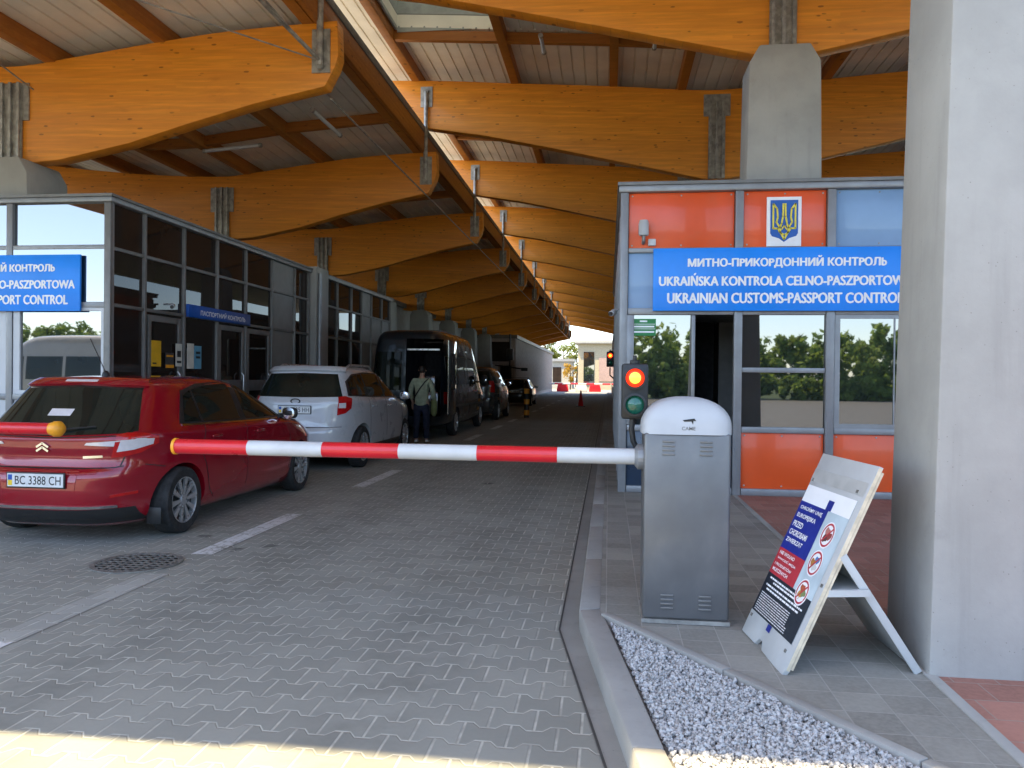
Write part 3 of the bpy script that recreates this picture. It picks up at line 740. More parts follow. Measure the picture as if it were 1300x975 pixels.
# doors on the lane side
for y0, y1, nm in ((10.5, 11.36, 'sliding'), (12.55, 13.46, ''), (13.6, 14.55, '')):
    dr = MB()
    for a_, c_, z0, z1 in ((y0, y0 + .07, .08, 2.37), (y1 - .07, y1, .08, 2.37), (y0 + .07, y1 - .07, 2.28, 2.37), (y0 + .07, y1 - .07, 1.22, 1.42), (y0 + .07, y1 - .07, .08, .25)): dr.box(XL - .044, XL - .015, a_, c_, z0, z1)
    d_ = dr.build('door', 'alu_dark', bl, bevel=.004)
    MB().tube([(XL - .0, y1 - .12, .9), (XL + .04, y1 - .12, .95), (XL + .04, y1 - .12, 1.5), (XL - .0, y1 - .12, 1.55)], .014, 8).build('handle', 'rimsilver', d_, smooth=True)
FXm = lambda x, y, z: frame((0, 1, 0), (0, 0, 1), (x, y, z))
t = thing('sign_board', 'narrow dark blue sign over the doors beside the red car', 'sign', (XL, 12.5, 2.42))
MB().box(XL + .003, XL + .045, 11.46, 13.58, 2.415, 2.615).build('board', 'signblue2', t, bevel=.004)
text('lettering', 'ПАСПОРТНИЙ КОНТРОЛЬ', FXm(XL + .048, 12.60, 2.515), 'letter', t, width=1.55, height=.10, bold=.02)
pal = {'y': (.75, .42, .02), 'w': (.62, .60, .52), 'b': (.12, .32, .45), 'k': (.05, .05, .05)}
def poster(label, y0, y1, z0, z1, c, bars):
    t_ = thing('poster', label, 'poster', (XL, (y0 + y1) / 2, z0), 'notices stuck on the glazed doors')
    MB().box(XL - .012, XL - .006, y0, y1, z0, z1).build('sheet', simple('poster_' + c, pal[c], .5), t_)
    b_ = MB(); 
    for a_, c_, zz, h in bars: b_.box(XL - .005, XL - .002, y0 + (y1 - y0) * a_, y0 + (y1 - y0) * c_, z0 + (z1 - z0) * (zz - h), z0 + (z1 - z0) * (zz + h))
    if bars: b_.build('print', 'black' if c != 'k' else 'yellow', t_)
poster('plain yellow notice on the glazed door', 10.56, 10.80, 1.62, 2.0, 'y', [(.1, .5, .12, .03)])
poster('black notice with yellow stripes on the glazed door', 10.92, 11.14, 1.60, 1.83, 'k', [(0, 1, .12, .10), (.1, .9, .8, .06)])
poster('cream notice with a grey picture on the glazed door', 11.20, 11.37, 1.63, 1.98, 'w', [(.2, .8, .55, .14), (.15, .85, .2, .05)])
poster('white notice on the pane right of the cream one', 11.52, 11.72, 1.60, 2.0, 'w', [])
poster('pale blue notice next to the white one', 11.74, 11.95, 1.60, 1.97, 'b', [(.2, .8, .7, .05), (.2, .8, .5, .05)])
# further control building past the first
b2 = thing('control_building', 'distant control building with ribbed pinkish side past the dark van', 'building', (-9, 55, 0))
rb = MB(); rb.box(-14, -6.66, 55, 92, 0, 4.35)
for i in range(60): rb.box(-6.66, -6.60, 55.2 + i * .6, 55.5 + i * .6, 0.3, 4.3)
rb.build('wall', 'corr', b2); MB().box(-14.1, -6.5, 54.9, 92.1, 4.35, 4.6).build('roof_cap', 'alu_dark', b2)
for x0, x1, z0, z1 in ((-9.2, -7.0, 2.7, 4.1), (-7.7, -6.9, 1.2, 2.4), (-11.6, -9.6, 1, 4)): MB().box(x0, x1, 54.94, 54.99, z0, z1).build('window', 'glass_dim', b2)
MB().box(-9.3, -7.85, 54.95, 54.99, 1.1, 2.5).build('panel', 'whitepanel', b2)
b3 = thing('control_building', 'added low infill block behind the shaded concrete columns left of the dark van', 'building', (-12, 23.3, 0))  # infill added to close a bright sky gap between the buildings
MB().box(-16, -9.5, 23.3, 54.8, 0, 4.7).build('wall', 'greypanel', b3); MB().box(-16.1, -9.35, 23.2, 54.85, 4.7, 4.9).build('roof_cap', 'alu_dark', b3)
for i in range(9): MB().box(-9.5, -9.47, 24.2 + i * 3.3, 26.6 + i * 3.3, 1, 3.6).build('window', 'glass_dim', b3)
b4 = thing('customs_booth', 'added long booth behind the orange booth, closing off side light', 'booth', (2.5, 27, .12))  # booth row carried on here to block light from the side
MB().box(.30, 4.8, 27, 77, .1, 3.7).build('body', 'alu_dark', b4); MB().box(.2, 4.9, 26.9, 77.1, 3.7, 3.9).build('roof_cap', 'alu', b4, bevel=.01)
for i in range(12): MB().box(.27, .30, 27.6 + i * 4.1, 31.2 + i * 4.1, 1, 3).build('window', 'glass_dim', b4)
# light battens under the ceilings
def batten(label, p0, p1):
    t_ = thing('batten_light', label, 'light', p0, 'unlit batten lights under the canopy')
    MB().tube([p0, p1], .035, 8).build('tube', 'whitepanel', t_, smooth=R(50))
    p0, p1 = Vector(p0), Vector(p1); d = (p1 - p0).normalized()
    MB().tube([p0 - d * .05, p0 - d * .001], .045, 8).build('cap', 'galv', t_); MB().tube([p1 + d * .001, p1 + d * .05], .045, 8).build('cap', 'galv', t_)
batten('white tube light below the near ceiling left of the roof gap', (-5.0, 12.6, 5.98), (-5.0, 13.9, 5.98))
batten('short white tube light over the glazed building', (-7.9, 14.4, 5.9), (-6.8, 14.4, 5.98))
for i, x in enumerate((-1.25, .75, 1.2)):
    batten(['short white tube light farthest from the booth under the high ceiling', 'middle short white tube light under the high ceiling', 'short white tube light nearest the booth column under the high ceiling'][i], (x, 13.6, 7.5), (x, 14.25, 7.5))

# ------------------------------------------------------------------ barrier gates
def gate(label, loc, hand, length, ax_y, z_arm):
    """cabinet at loc; arm runs to hand*length in x"""
    t_ = thing('barrier_gate', label, 'barrier', loc); x0, y0, z0 = loc
    W, Dp, H = .24, .36, 1.08
    MB().box(x0 - W, x0 + W, y0, y0 + Dp, z0 + .025, z0 + H).build('cabinet', 'cabinet', t_, bevel=.016, seg=3)
    MB().box(x0 - W - .005, x0 + W + .005, y0 - .006, y0 + Dp + .006, z0 + .002, z0 + .024).build('base_plate', 'galv', t_)
    dm = MB(); rows = []
    for i in range(11):
        a_ = i / 10 * pi / 2; h = .165 * sin(a_); kx = (W + .014) * cos(a_) ** .86; ky = (Dp / 2 + .012) * cos(a_) ** .6
        if i == 10: kx = ky = .004
        rows.append([(x0 + kx * (abs(cos(q)) ** .35) * (1 if cos(q) >= 0 else -1), y0 + Dp / 2 + ky * (abs(sin(q)) ** .35) * (1 if sin(q) >= 0 else -1), z0 + H + .04 + h) for q in [2 * pi * k / 48 for k in range(48)]])
    rows.insert(0, [(p[0], p[1], z0 + H - .008) for p in rows[0]])
    dm.grid(rows, True); dm.f.append(tuple(len(dm.v) - 48 + k for k in range(48)))
    dm.build('dome_cap', 'dome', t_, smooth=R(50))
    for vx in (-.105, .105):
        for zb in (.085, .955):
            v = MB()
            for k in range(4): v.box(x0 + vx - .035, x0 + vx + .035, y0 - .010, y0 - .001, z0 + zb + k * .024, z0 + zb + k * .024 + .011)
            v.build('vent', 'alu_dark', t_, bevel=.003)
    lg = MB().add([(x0 - .03, y0 - .0135, z0 + 1.155), (x0 + .035, y0 - .0135, z0 + 1.165), (x0 + .045, y0 - .0135, z0 + 1.15), (x0 + .03, y0 - .0135, z0 + 1.152), (x0 + .028, y0 - .0135, z0 + 1.13), (x0 + .018, y0 - .0135, z0 + 1.148), (x0 - .02, y0 - .0135, z0 + 1.146)], [(0, 1, 2, 3, 4, 5, 6)])
    lg.build('logo', 'black', t_)
    text('lettering', 'CAME', FY(x0 + .004, y0 - .0138, z0 + 1.108), 'alu_dark', t_, width=.075, height=.02, bold=.01)
    # pivot, arm
    xs = x0 + hand * (W + .001); pv = MB().lathe([(.075, 0), (.075, hand * .03), (.05, hand * .05)], (xs, y0 + ax_y, z_arm), 'x', 20).build('pivot', 'alu', t_)
    st = xs + hand * .02
    n = 6; seg = length / n; arm_r = .047
    arm = None
    for i in range(n):
        a_ = st + hand * seg * i; c_ = st + hand * seg * (i + 1)
        m_ = MB().tube([(a_, y0 + ax_y, z_arm), (c_, y0 + ax_y, z_arm)], arm_r, 20)
        if arm is None: arm = m_.build('arm', 'white', t_, smooth=R(50))
        else: m_.build('stripe', 'red' if i % 2 else 'white', arm, smooth=R(50))
    e = st + hand * length
    MB().lathe([(arm_r + .004, 0), (arm_r + .005, hand * .018), (.03, hand * .03), (.0001, hand * .032)], (e - hand * .004, y0 + ax_y, z_arm), 'x', 20).build('end_cap', 'yellow', arm, smooth=R(50))
    return t_
gate('grey barrier cabinet with white dome and long red and white arm across the lane', (.445, 4.46, .12), -1, 2.88, .13, 1.05)
gl = gate('red barrier arm with yellow end cap reaching in from the side of the red car', (-7.6, 5.45, .12), 1, 3.0, .15, 1.065)
for c in gl.children_recursive:
    if c.name.startswith('end_cap'): tag_end = c
# yellow end ball of the far arm
MB().lathe([(.05, 0), (.062, .02), (.062, .06), (.04, .085), (.0001, .09)], (-4.33, 5.60, 1.065), 'x', 18).build('end_buffer', 'yellow', [c for c in gl.children if c.name.startswith('arm')][0], smooth=R(50))
struct(MB().box(-9.2, -6.35, 4.6, 9.55, -.05, .11).build('pavement', 'slab', bevel=.015))

# traffic light next to the barrier
def traffic_light(label, x, y, z, s=1.0, bend=None):
    t_ = thing('traffic_light', label, 'traffic light', (x, y, z - .17 * s))
    h = MB().box(x - .078 * s, x + .078 * s, y, y + .10 * s, z - .165 * s, z + .165 * s).build('housing', 'black', t_, bevel=.014 * s)
    for k, (dz, mt) in enumerate(((.08, 'lamp_red'), (-.08, 'lensgreen'))):
        MB().lathe([(.064 * s, -.012 * s), (.070 * s, -.028 * s), (.056 * s, -.030 * s), (.054 * s, -.006 * s)], (x, y, z + dz * s), 'y', 28, False).build('lens_ring', 'black', t_, smooth=R(40))
        MB().lathe([(.0001, -.022 * s), (.03 * s, -.019 * s), (.054 * s, -.006 * s)], (x, y, z + dz * s), 'y', 28).build('lamp', mt, t_, smooth=True)
        if k == 0: MB().lathe([(.0001, -.030 * s), (.022 * s, -.0275 * s), (.034 * s, -.0225 * s)], (x, y, z + dz * s), 'y', 24).build('lamp_core', 'lamp_core', t_, smooth=True)
    MB().lathe([(.03 * s, .165 * s), (.03 * s, .185 * s), (.012 * s, .19 * s), (.012 * s, .215 * s)], (x, y + .05 * s, z), n=12).build('cable_gland', 'black', t_)
    if bend: MB().tube(bend, .017, 12).build('conduit', 'black', t_, smooth=R(60))
    return t_
traffic_light('two lens traffic light lit red at the side of the grey barrier cabinet', .155, 4.66, 1.43, 1.0,
              [(.145, 4.71, 1.27), (.140, 4.71, 1.20), (.150, 4.71, 1.13), (.175, 4.71, 1.085), (.215, 4.71, 1.06)])
traffic_light('far traffic light showing red at the lane side of the booth', .03, 19.5, 2.0, 1.15, [(.03, 19.55, 1.80), (.03, 19.55, 1.6), (.15, 19.55, 1.5)])

# ------------------------------------------------------------------ tilted poster board
ab = thing('poster_board', 'white tilted poster board with animal disease notice standing by the pillar', 'poster board', (1.0, 4.1, .12))
BL = Vector((.745, 4.40, .125)); BRt = Vector((.83, 3.76, .125)); TL = Vector((1.19, 4.37, 1.105))
U = (BRt - BL); W_ = U.length; U.normalize(); V = (TL - BL); V = (V - U * V.dot(U)); HT = V.length; V.normalize(); N = U.cross(V).normalized()
if N.x > 0: N = -N
def bp(u, v, n=0): return BL + U * (u * W_) + V * (v * HT) + N * n
bd = MB()
out_ = [(0, .0), (.33, 0), (.38, .035), (.45, .035), (.50, .0), (.97, -.012), (1, .02), (1, 1), (0, 1)]
bd.add([bp(u, v, .0) for u, v in out_] + [bp(u, v, -.022) for u, v in out_], [tuple(range(9)), tuple(range(9, 18))[::-1]] + [(i, (i + 1) % 9, 9 + (i + 1) % 9, 9 + i) for i in range(9)])
bd.build('board', 'ply', ab, bevel=.002)
bd = MB(); bd.add([bp(1.002, .02, -.002), bp(1.002, .995, -.002), bp(1.002, .995, -.020), bp(1.002, .02, -.020)], [(0, 1, 2, 3)])
bd.add([bp(u, v, n) for u, v, n in ((1.0, .03, -.0225), (.94, .03, -.0225), (.94, .98, -.0225), (1.0, .98, -.0225), (1.0, .03, -.034), (.94, .03, -.034), (.94, .98, -.034), (1.0, .98, -.034))], [(0, 3, 2, 1), (4, 5, 6, 7), (0, 1, 5, 4), (1, 2, 6, 5), (2, 3, 7, 6), (3, 0, 4, 7)])
bd.build('side_batten', 'plyedge', ab)
def quad(u0, u1, v0, v1, n, name, mat): return MB().add([bp(u0, v0, n), bp(u1, v0, n), bp(u1, v1, n), bp(u0, v1, n)], [(0, 1, 2, 3)]).build(name, mat, ab, fixn=False)
quad(.015, .925, .125, .825, .0015, 'poster', 'posterpale')
quad(.015, .925, .735, .825, .0022, 'poster_header', 'letter')
quad(.0, .97, .85, .915, .0012, 'grey_strip', 'greypaint'); quad(.015, .56, .475, .735, .003, 'blue_block', 'posterblue')
quad(.015, .56, .335, .475, .003, 'red_block', 'posterred')
quad(.015, .925, .125, .335, .003, 'slate_block', 'posterblack')
MBX = lambda u, v, n=.0045: Matrix(((U.x, V.x, N.x, bp(u, v, n).x), (U.y, V.y, N.y, bp(u, v, n).y), (U.z, V.z, N.z, bp(u, v, n).z), (0, 0, 0, 1)))
for i, s in enumerate(('CHROŃMY UNIĘ', 'EUROPEJSKĄ', 'PRZED', 'CHOROBAMI', 'ZWIERZĄT')):
    text('lettering', s, MBX(.06, .705 - i * .045), 'letter', ab, height=.032, width=W_ * [.44, .38, .20, .36, .34][i], bold=.02, align='LEFT')
for i, s in enumerate(('NIE WOLNO', 'WWOZIĆ MIĘSA', 'I PRODUKTÓW', 'MLECZNYCH')):
    text('lettering', s, MBX(.06, .452 - i * .030), 'letter', ab, height=.019, width=W_ * [.32, .40, .36, .33][i], bold=.02, align='LEFT')
pr = MB()
def word_line(u0, u1, v, h, wmin=.02, wmax=.09):
    u = u0
    while u < u1:
        w = random.uniform(wmin, wmax); e = min(u + w, u1)
        pr.add([bp(u, v - h, .0045), bp(e, v - h, .0045), bp(e, v + h, .0045), bp(u, v + h, .0045)], [(0, 1, 2, 3)]); u = e + .008
for v, u0, u1 in ((.315, .10, .80), (.298, .2, .66), (.275, .08, .86), (.256, .12, .82)): word_line(u0, u1, v, .0045)
for k in range(9): word_line(.06, .74 if k > 5 else .70, .230 - k * .0115, .0019, .02, .09)
pr.build('small_print', 'letter', ab, fixn=False)
# small blue flag with white bits (top and bottom)
quad(.50, .60, .735, .785, .0035, 'flag_mark', 'posterblue'); quad(.43, .51, .09, .123, .003, 'flag_mark', 'posterblue')
# three round prohibition pictures
for k, (vv, cols) in enumerate(((.63, ((.30, .06, .05), (.50, .20, .16), (.12, .05, .04))), (.49, ((.10, .22, .45), (.45, .20, .05), (.65, .65, .62))), (.345, ((.45, .10, .04), (.55, .30, .05), (.20, .25, .10))))):
    uu = [.72, .725, .73][k]
    def disc(r0, r1, n, name, mat, par, sq=1.35):
        P0 = bp(uu, vv, n); ring = []
        n_ = 28; m_ = MB()
        inner = [P0 + (U * cos(a_) + V * sin(a_) * 1.0) * r0 for a_ in [2 * pi * j / n_ for j in range(n_)]]; outer = [P0 + (U * cos(a_) + V * sin(a_)) * r1 for a_ in [2 * pi * j / n_ for j in range(n_)]]
        if r0 < 1e-4: m_.add(outer, [tuple(range(n_))])
        else: m_.add(inner + outer, [(j, (j + 1) % n_, n_ + (j + 1) % n_, n_ + j) for j in range(n_)])
        return m_.build(name, mat, par, fixn=False)
    d_ = disc(0, .070, .0032, 'round_picture', 'letter', ab)
    rg = disc(.052, .062, .0042, 'ring', 'posterred', d_)
    for j, c_ in enumerate(cols):
        a_ = 2.1 * j + k; P0 = bp(uu, vv, .0038 + j * .0002) + (U * cos(a_) + V * sin(a_)) * .022
        blob = [P0 + (U * cos(q) * .026 + V * sin(q) * .019 * (1 + .3 * sin(3 * q + j))) for q in [2 * pi * i / 18 for i in range(18)]]
        MB().add(blob, [tuple(range(18))]).build('food_picture', simple('picture_colour', c_, .5), d_, fixn=False)
    sl = MB(); a_ = .8; dd = U * cos(a_) + V * sin(a_); ee = U * -sin(a_) + V * cos(a_); P0 = bp(uu, vv, .0048)
    sl.add([P0 - dd * .055 - ee * .005, P0 + dd * .055 - ee * .005, P0 + dd * .055 + ee * .005, P0 - dd * .055 + ee * .005], [(0, 1, 2, 3)]); sl.build('slash', 'posterred', d_, fixn=False)
sc_ = MB()
for u, v in ((.05, .855), (.86, .865), (.97, .42), (.06, .10), (.88, .085)):
    P0 = bp(u, v, .0); sc_.obox(P0 + N * .003, (U, V, N), (.008, .008, .003))
sc_.build('screw', 'iron', ab)
# rear leg panel and brace
hb, hf = bp(0.05, .60, -.024), bp(.97, .58, -.024)
f0, f1 = Vector((1.44, 4.52, .122)), Vector((1.475, 3.90, .122))
lg = MB(); nv = (f1 - f0).cross(hb - f0).normalized()
if nv.x < 0: nv = -nv
lg.add([f0, f1, hf, hb, f0 + nv * .02, f1 + nv * .02, hf + nv * .02, hb + nv * .02], [(0, 1, 2, 3), (7, 6, 5, 4), (0, 4, 5, 1), (1, 5, 6, 2), (2, 6, 7, 3), (3, 7, 4, 0)])
lg.build('rear_panel', 'ply', ab, bevel=.002)
eg = MB()
p0, p1 = f1 + Vector((-.002, -.012, 0)), hf + Vector((-.002, -.012, 0)); d_ = (p1 - p0)
eg.obox((p0 + p1) / 2, (d_, (0, 1, 0), d_.cross(Vector((0, 1, 0)))), (d_.length / 2, .011, .019)); eg.build('rear_leg', 'ply', ab, bevel=.002)
eg = MB(); q0, q1 = bp(.98, .40, -.03), f1 + (hf - f1) * .68; q0 = Vector(q0); q1 = Vector((q1.x, q0.y, q0.z + .01)); dd = q1 - q0
eg.obox((q0 + q1) / 2, (dd, (0, 1, 0), (0, 0, 1)), (dd.length / 2, .012, .016)); eg.obox((q0 + q1) / 2 + Vector((0, .28, 0)), (dd, (0, 1, 0), (0, 0, 1)), (dd.length / 2, .28, .009)); eg.build('brace', 'ply', ab)

# ------------------------------------------------------------------ vehicles
class Car:
    """body = stacked plan outlines; rear at y=0, nose at y=L, x to the right"""
    def __init__(s, label, cat, name, tab, n=5.5, front_taper=.10, rear_taper=.05, mat='carred', wheels=(), wr=.315, arch=.05, group=None, open_back=None):
        s.t = thing(name, label, cat, (0, 0, 0), group)
        z = np.array([r[0] for r in tab]); L = max(r[2] for r in tab); s.L = L; s.W = max(r[3] for r in tab)
        zs = np.unique(np.concatenate([np.linspace(z[0], z[-1], 46), z[0] + (z[-1] - z[0]) * (1 - np.linspace(1, 0, 14) ** 2 * .12), z])); 
        zs = zs[np.concatenate([[True], np.diff(zs) > .0015])]
        yr, yf, w = (pchip(z, [r[i] for r in tab], zs) for i in (1, 2, 3))
        nn = pchip(z, [r[4] if len(r) > 4 else n for r in tab], zs)
        K = 112; th = 2 * pi * np.arange(K) / K
        # parameter spread so that the corners get enough points
        c, q = np.cos(th), np.sin(th); rows = []
        for i in range(len(zs)):
            e = 2 / nn[i]; cy, a_ = (yr[i] + yf[i]) / 2, (yf[i] - yr[i]) / 2
            y = cy + a_ * np.sign(c) * np.abs(c) ** e; x = w[i] * np.sign(q) * np.abs(q) ** e
            u = y / L; x = x * (1 - rear_taper * np.clip((.3 - u) / .3, 0, 1) ** 2 - front_taper * np.clip((u - .6) / .4, 0, 1) ** 2)
            rows.append([(float(x[k]), float(y[k]), float(zs[i])) for k in range(K)])
        m_ = MB().grid(rows, True); m_.f += [tuple(range(K)), tuple((len(rows) - 1) * K + k for k in range(K))]
        o = m_.build('body', mat, s.t, smooth=R(75))
        me = o.data
        s.bvh = BVHTree.FromPolygons([v.co[:] for v in me.vertices], [p.vertices[:] for p in me.polygons])
        cut = MB()
        for (wy, wx) in wheels:
            for sg in (-1, 1): cut.lathe([(wr + arch, sg * (wx - .30)), (wr + arch, sg * (wx + .4))], (0, wy, wr), 'x', 40)
        if open_back: cut.box(*open_back)
        if cut.v:
            co = cut.build('cut', None); md = o.modifiers.new('b', 'BOOLEAN'); md.operation = 'DIFFERENCE'; md.solver = 'EXACT'; md.object = co
            dg = bpy.context.evaluated_depsgraph_get(); dg.update()
            nm = bpy.data.meshes.new_from_object(o.evaluated_get(dg)); o.modifiers.clear(); o.data = nm; bpy.data.objects.remove(co)
            nm.polygons.foreach_set('use_smooth', [True] * len(nm.polygons)); nm.set_sharp_from_angle(angle=R(50))
        s.body = o
        if wheels:
            ln = MB()
            ln.box(-.62, .62, wheels[0][0] - .5, wheels[-1][0] + .5, .20, .55); ln.build('underside', 'black', s.t)
            first = None
            for (wy, wx) in wheels:
                for sg in (-1, 1):
                    s.wheel(sg, wx, wy, wr)
    def wheel(s, sg, wx, wy, r, hub='rimsilver'):
        c = (sg * (wx - .10), wy, r); h = sg * .1
        ty = MB().lathe([(r * .66, -h), (r * .9, -h), (r * .985, -h * .8), (r, -h * .5), (r, h * .5), (r * .985, h * .82), (r * .93, h * .98), (r * .72, h), (r * .67, h * .9), (r * .66, h * .5)], c, 'x', 40, False).build('wheel', 'rubber', s.t, smooth=R(40))
        rim = MB().lathe([(r * .70, h * .80), (r * .685, h * .97), (r * .655, h * .93), (r * .64, h * .45)], c, 'x', 40, False)
        for k in range(10):
            a_ = 2 * pi * k / 10 + .1; d = Vector((0, cos(a_), sin(a_))); e = Vector((0, -sin(a_), cos(a_)))
            p0, p1 = Vector(c) + d * r * .12 + Vector((h * .82, 0, 0)), Vector(c) + d * r * .66 + Vector((h * .9, 0, 0))
            rim.add([p0 - e * r * .035, p0 + e * r * .035, p1 + e * r * .085, p1 - e * r * .085] + [p - Vector((h * .2, 0, 0)) for p in (p0 - e * r * .035, p0 + e * r * .035, p1 + e * r * .085, p1 - e * r * .085)],
                    [(0, 1, 2, 3), (7, 6, 5, 4), (0, 4, 5, 1), (1, 5, 6, 2), (2, 6, 7, 3), (3, 7, 4, 0)])
        rim.lathe([(r * .17, h * .7), (r * .16, h * .9), (.0001, h * .93)], c, 'x', 20)
        rim.build('rim', hub, ty, smooth=R(30))
        MB().lathe([(.0001, h * .42), (r * .66, h * .40)], c, 'x', 30, False).build('spoke_gap_shade', 'black', ty)  # black disc behind the spokes, shade of the gaps as colour
    def cast(s, o, d, off):
        o, d = Vector(o), Vector(d).normalized()
        p, n, i, dist = s.bvh.ray_cast(o, d)
        if p is None:
            p, n, i, dist = s.bvh.find_nearest(o + d * 5)
        if n.dot(d) > 0: n = -n
        return p + n * off
    def patch(s, name, mat, view, lo, hi, off=.004, nu=22, nv=8, flip=False, parent=None, thick=.006):
        """lo/hi: polylines in view coordinates from start to end; view 'rear' (x,z), 'side' (y,z), 'front', or an angle in degrees round the rear corner"""
        lo = np.array(lo, float); hi = np.array(hi, float)
        def samp(p, t):
            d = np.concatenate([[0], np.cumsum(np.hypot(*np.diff(p, axis=0).T))]); d /= d[-1]
            return np.stack([np.interp(t, d, p[:, 0]), np.interp(t, d, p[:, 1])], 1)
        A, B = samp(lo, np.linspace(0, 1, nu)), samp(hi, np.linspace(0, 1, nu)); top, base = [], []
        for j in range(nv):
            f = j / (nv - 1); P = A * (1 - f) + B * f; r0, r1 = [], []
            for u, z in P:
                if view == 'rear': o, d = (u, -6, z), (0, 1, 0)
                elif view == 'front': o, d = (u, s.L + 6, z), (0, -1, 0)
                elif view == 'side': o, d = (6, u, z), (-1, 0, 0)
                else:
                    a_ = R(view); dv = Vector((-sin(a_), cos(a_), 0)); rt = Vector((cos(a_), sin(a_), 0)); o = Vector((s.W, 0, z)) + rt * u - dv * 8; d = dv
                o = Vector(o); d = Vector(d)
                if flip: o.x *= -1; d.x *= -1
                r0.append(s.cast(o, d, off)); r1.append(s.cast(o, d, off - thick))
            top.append(r0); base.append(r1)
        m_ = MB().grid(top); n = len(m_.v); nb = MB().grid(base); 
        m_.add(nb.v, nb.f)
        ring = [k for k in range(nu)] + [j * nu + nu - 1 for j in range(1, nv)] + [(nv - 1) * nu + k for k in range(nu - 2, -1, -1)] + [j * nu for j in range(nv - 2, 0, -1)]
        m_.f += [(ring[i], ring[(i + 1) % len(ring)], n + ring[(i + 1) % len(ring)], n + ring[i]) for i in range(len(ring))]
        return m_.build(name, mat, parent or s.t, smooth=R(50))
    def both(s, name, mat, view, lo, hi, **k):
        s.patch(name, mat, view, lo, hi, **k); s.patch(name, mat, view, lo, hi, flip=True, **k)
    def line(s, view, pts, w=.005, mat='black', off=.0025, flips=(False, True), name='seam'):
        pts = np.array(pts, float); d = np.gradient(pts, axis=0); d /= np.linalg.norm(d, axis=1)[:, None] + 1e-9; nrm = np.stack([-d[:, 1], d[:, 0]], 1) * w
        for f in flips: s.patch(name, mat, view, pts - nrm, pts + nrm, off=off, nu=26, nv=2, flip=f, thick=.003)
    def handle(s, y, z, mat, w=.09):
        for sg in (False, True):
            p = s.cast((-6 if sg else 6, y, z), (1 if sg else -1, 0, 0), .016)
            MB().obox(p, ((0, 1, 0), (0, 0, 1), (1, 0, 0)), (w, .013, .012)).build('door_handle', mat, s.t, bevel=.009, seg=3)
    def mirror(s, y, z, mat, sz=(.10, .05, .07), out=.09):
        for sg in (1, -1):
            p = s.cast((6 * sg, y, z), (-sg, 0, 0), 0); c = p + Vector((sg * (out + sz[0] * .6), .0, .045))
            m_ = MB(); rows = []
            for i in range(9):
                a_ = -pi / 2 + pi * i / 8
                rows.append([c + Vector((sz[0] * cos(a_) * abs(cos(q)) ** .6 * (1 if cos(q) >= 0 else -1), sz[1] * sin(a_), sz[2] * cos(a_) * abs(sin(q)) ** .6 * (1 if sin(q) >= 0 else -1))) for q in [2 * pi * k / 20 for k in range(20)]])
            m_.grid(rows, True); o = m_.build('mirror', mat, s.t, smooth=True)
            MB().lathe([(.0001, -sz[1] * .97), (sz[0] * .72, -sz[1] * .80)], c, 'y', 18).build('mirror_glass', 'chrome', o)
            MB().tube([p + Vector((-sg * .05, 0, 0)), c + Vector((0, 0, -.03))], .025, 8).build('mirror_arm', 'black', o, smooth=True)
    def plate(s, text_, z, w=.52, x=0, yoff=.012, mat='plate'):
        p = s.cast((x, -6, z), (0, 1, 0), 0); y = p.y - yoff
        o = MB().box(x - w / 2 - .012, x + w / 2 + .012, y - .006, y + .006, z - .068, z + .068).build('number_plate', 'black', s.t, bevel=.003)
        MB().box(x - w / 2, x + w / 2, y - .009, y - .0065, z - .056, z + .056).build('plate_face', mat, o)
        b_ = MB().box(x - w / 2 + .008, x - w / 2 + .045, y - .0112, y - .0094, z + .0, z + .046).build('plate_band', 'signblue2', o); MB().box(x - w / 2 + .008, x - w / 2 + .045, y - .0112, y - .0094, z - .046, z - .001).build('plate_band', 'plateyellow', o)
        text('lettering', text_, FY(x + .025, y - .0105, z), 'black', o, width=w * .82, height=.074, bold=.005)
    def place(s, x, y, rz=0):
        s.t.location = (x, y, 0); s.t.rotation_euler = (0, 0, rz); return s

# --- red hatchback
HAT = [(.17, .16, 4.12, .78, 4.5), (.24, .06, 4.25, .84, 4.5), (.36, .012, 4.32, .878, 4.2), (.50, .0, 4.33, .893, 4.2), (.60, .004, 4.31, .895, 4.4), (.655, .028, 4.28, .893, 4.6), (.69, .068, 4.25, .890, 5), (.78, .085, 4.12, .888, 5), (.86, .075, 3.95, .886, 5), (.925, .075, 3.72, .882, 5.2),
       (.965, .10, 3.45, .868, 5.4), (1.00, .135, 3.22, .845, 5.6), (1.06, .20, 3.06, .810, 5.8), (1.20, .34, 2.74, .750, 6), (1.34, .47, 2.40, .688, 6), (1.40, .535, 2.22, .650, 6), (1.435, .60, 2.08, .612, 5.6), (1.462, .74, 1.93, .555, 5), (1.480, .98, 1.76, .46, 4), (1.490, 1.25, 1.6, .28, 3)]
c = Car('dark red hatchback waiting at the barrier with its rear towards us', 'car', 'hatchback_car', HAT, mat='carred', wheels=((.775, .878), (3.40, .868)), wr=.316, arch=.035)
c.patch('rear_window', 'carglass', 'rear', [(-.70, .985), (0, .955), (.70, .985)], [(-.575, 1.375), (0, 1.395), (.575, 1.375)], off=.005, nu=30, nv=12)
c.patch('spoiler', 'carred', 'rear', [(-.60, 1.372), (0, 1.392), (.60, 1.372)], [(-.56, 1.43), (0, 1.445), (.56, 1.43)], off=.032, nu=26, nv=5, thick=.045)
c.patch('brake_lamp', 'clearlens', 'rear', [(-.16, 1.403), (.16, 1.403)], [(-.16, 1.418), (.16, 1.418)], off=.036, nu=8, nv=3)
c.both('quarter_glass', 'carglass', 38, [(-.09, .985), (.05, 1.0)], [(.03, 1.365), (.10, 1.36)], off=.003, nu=8, nv=8)
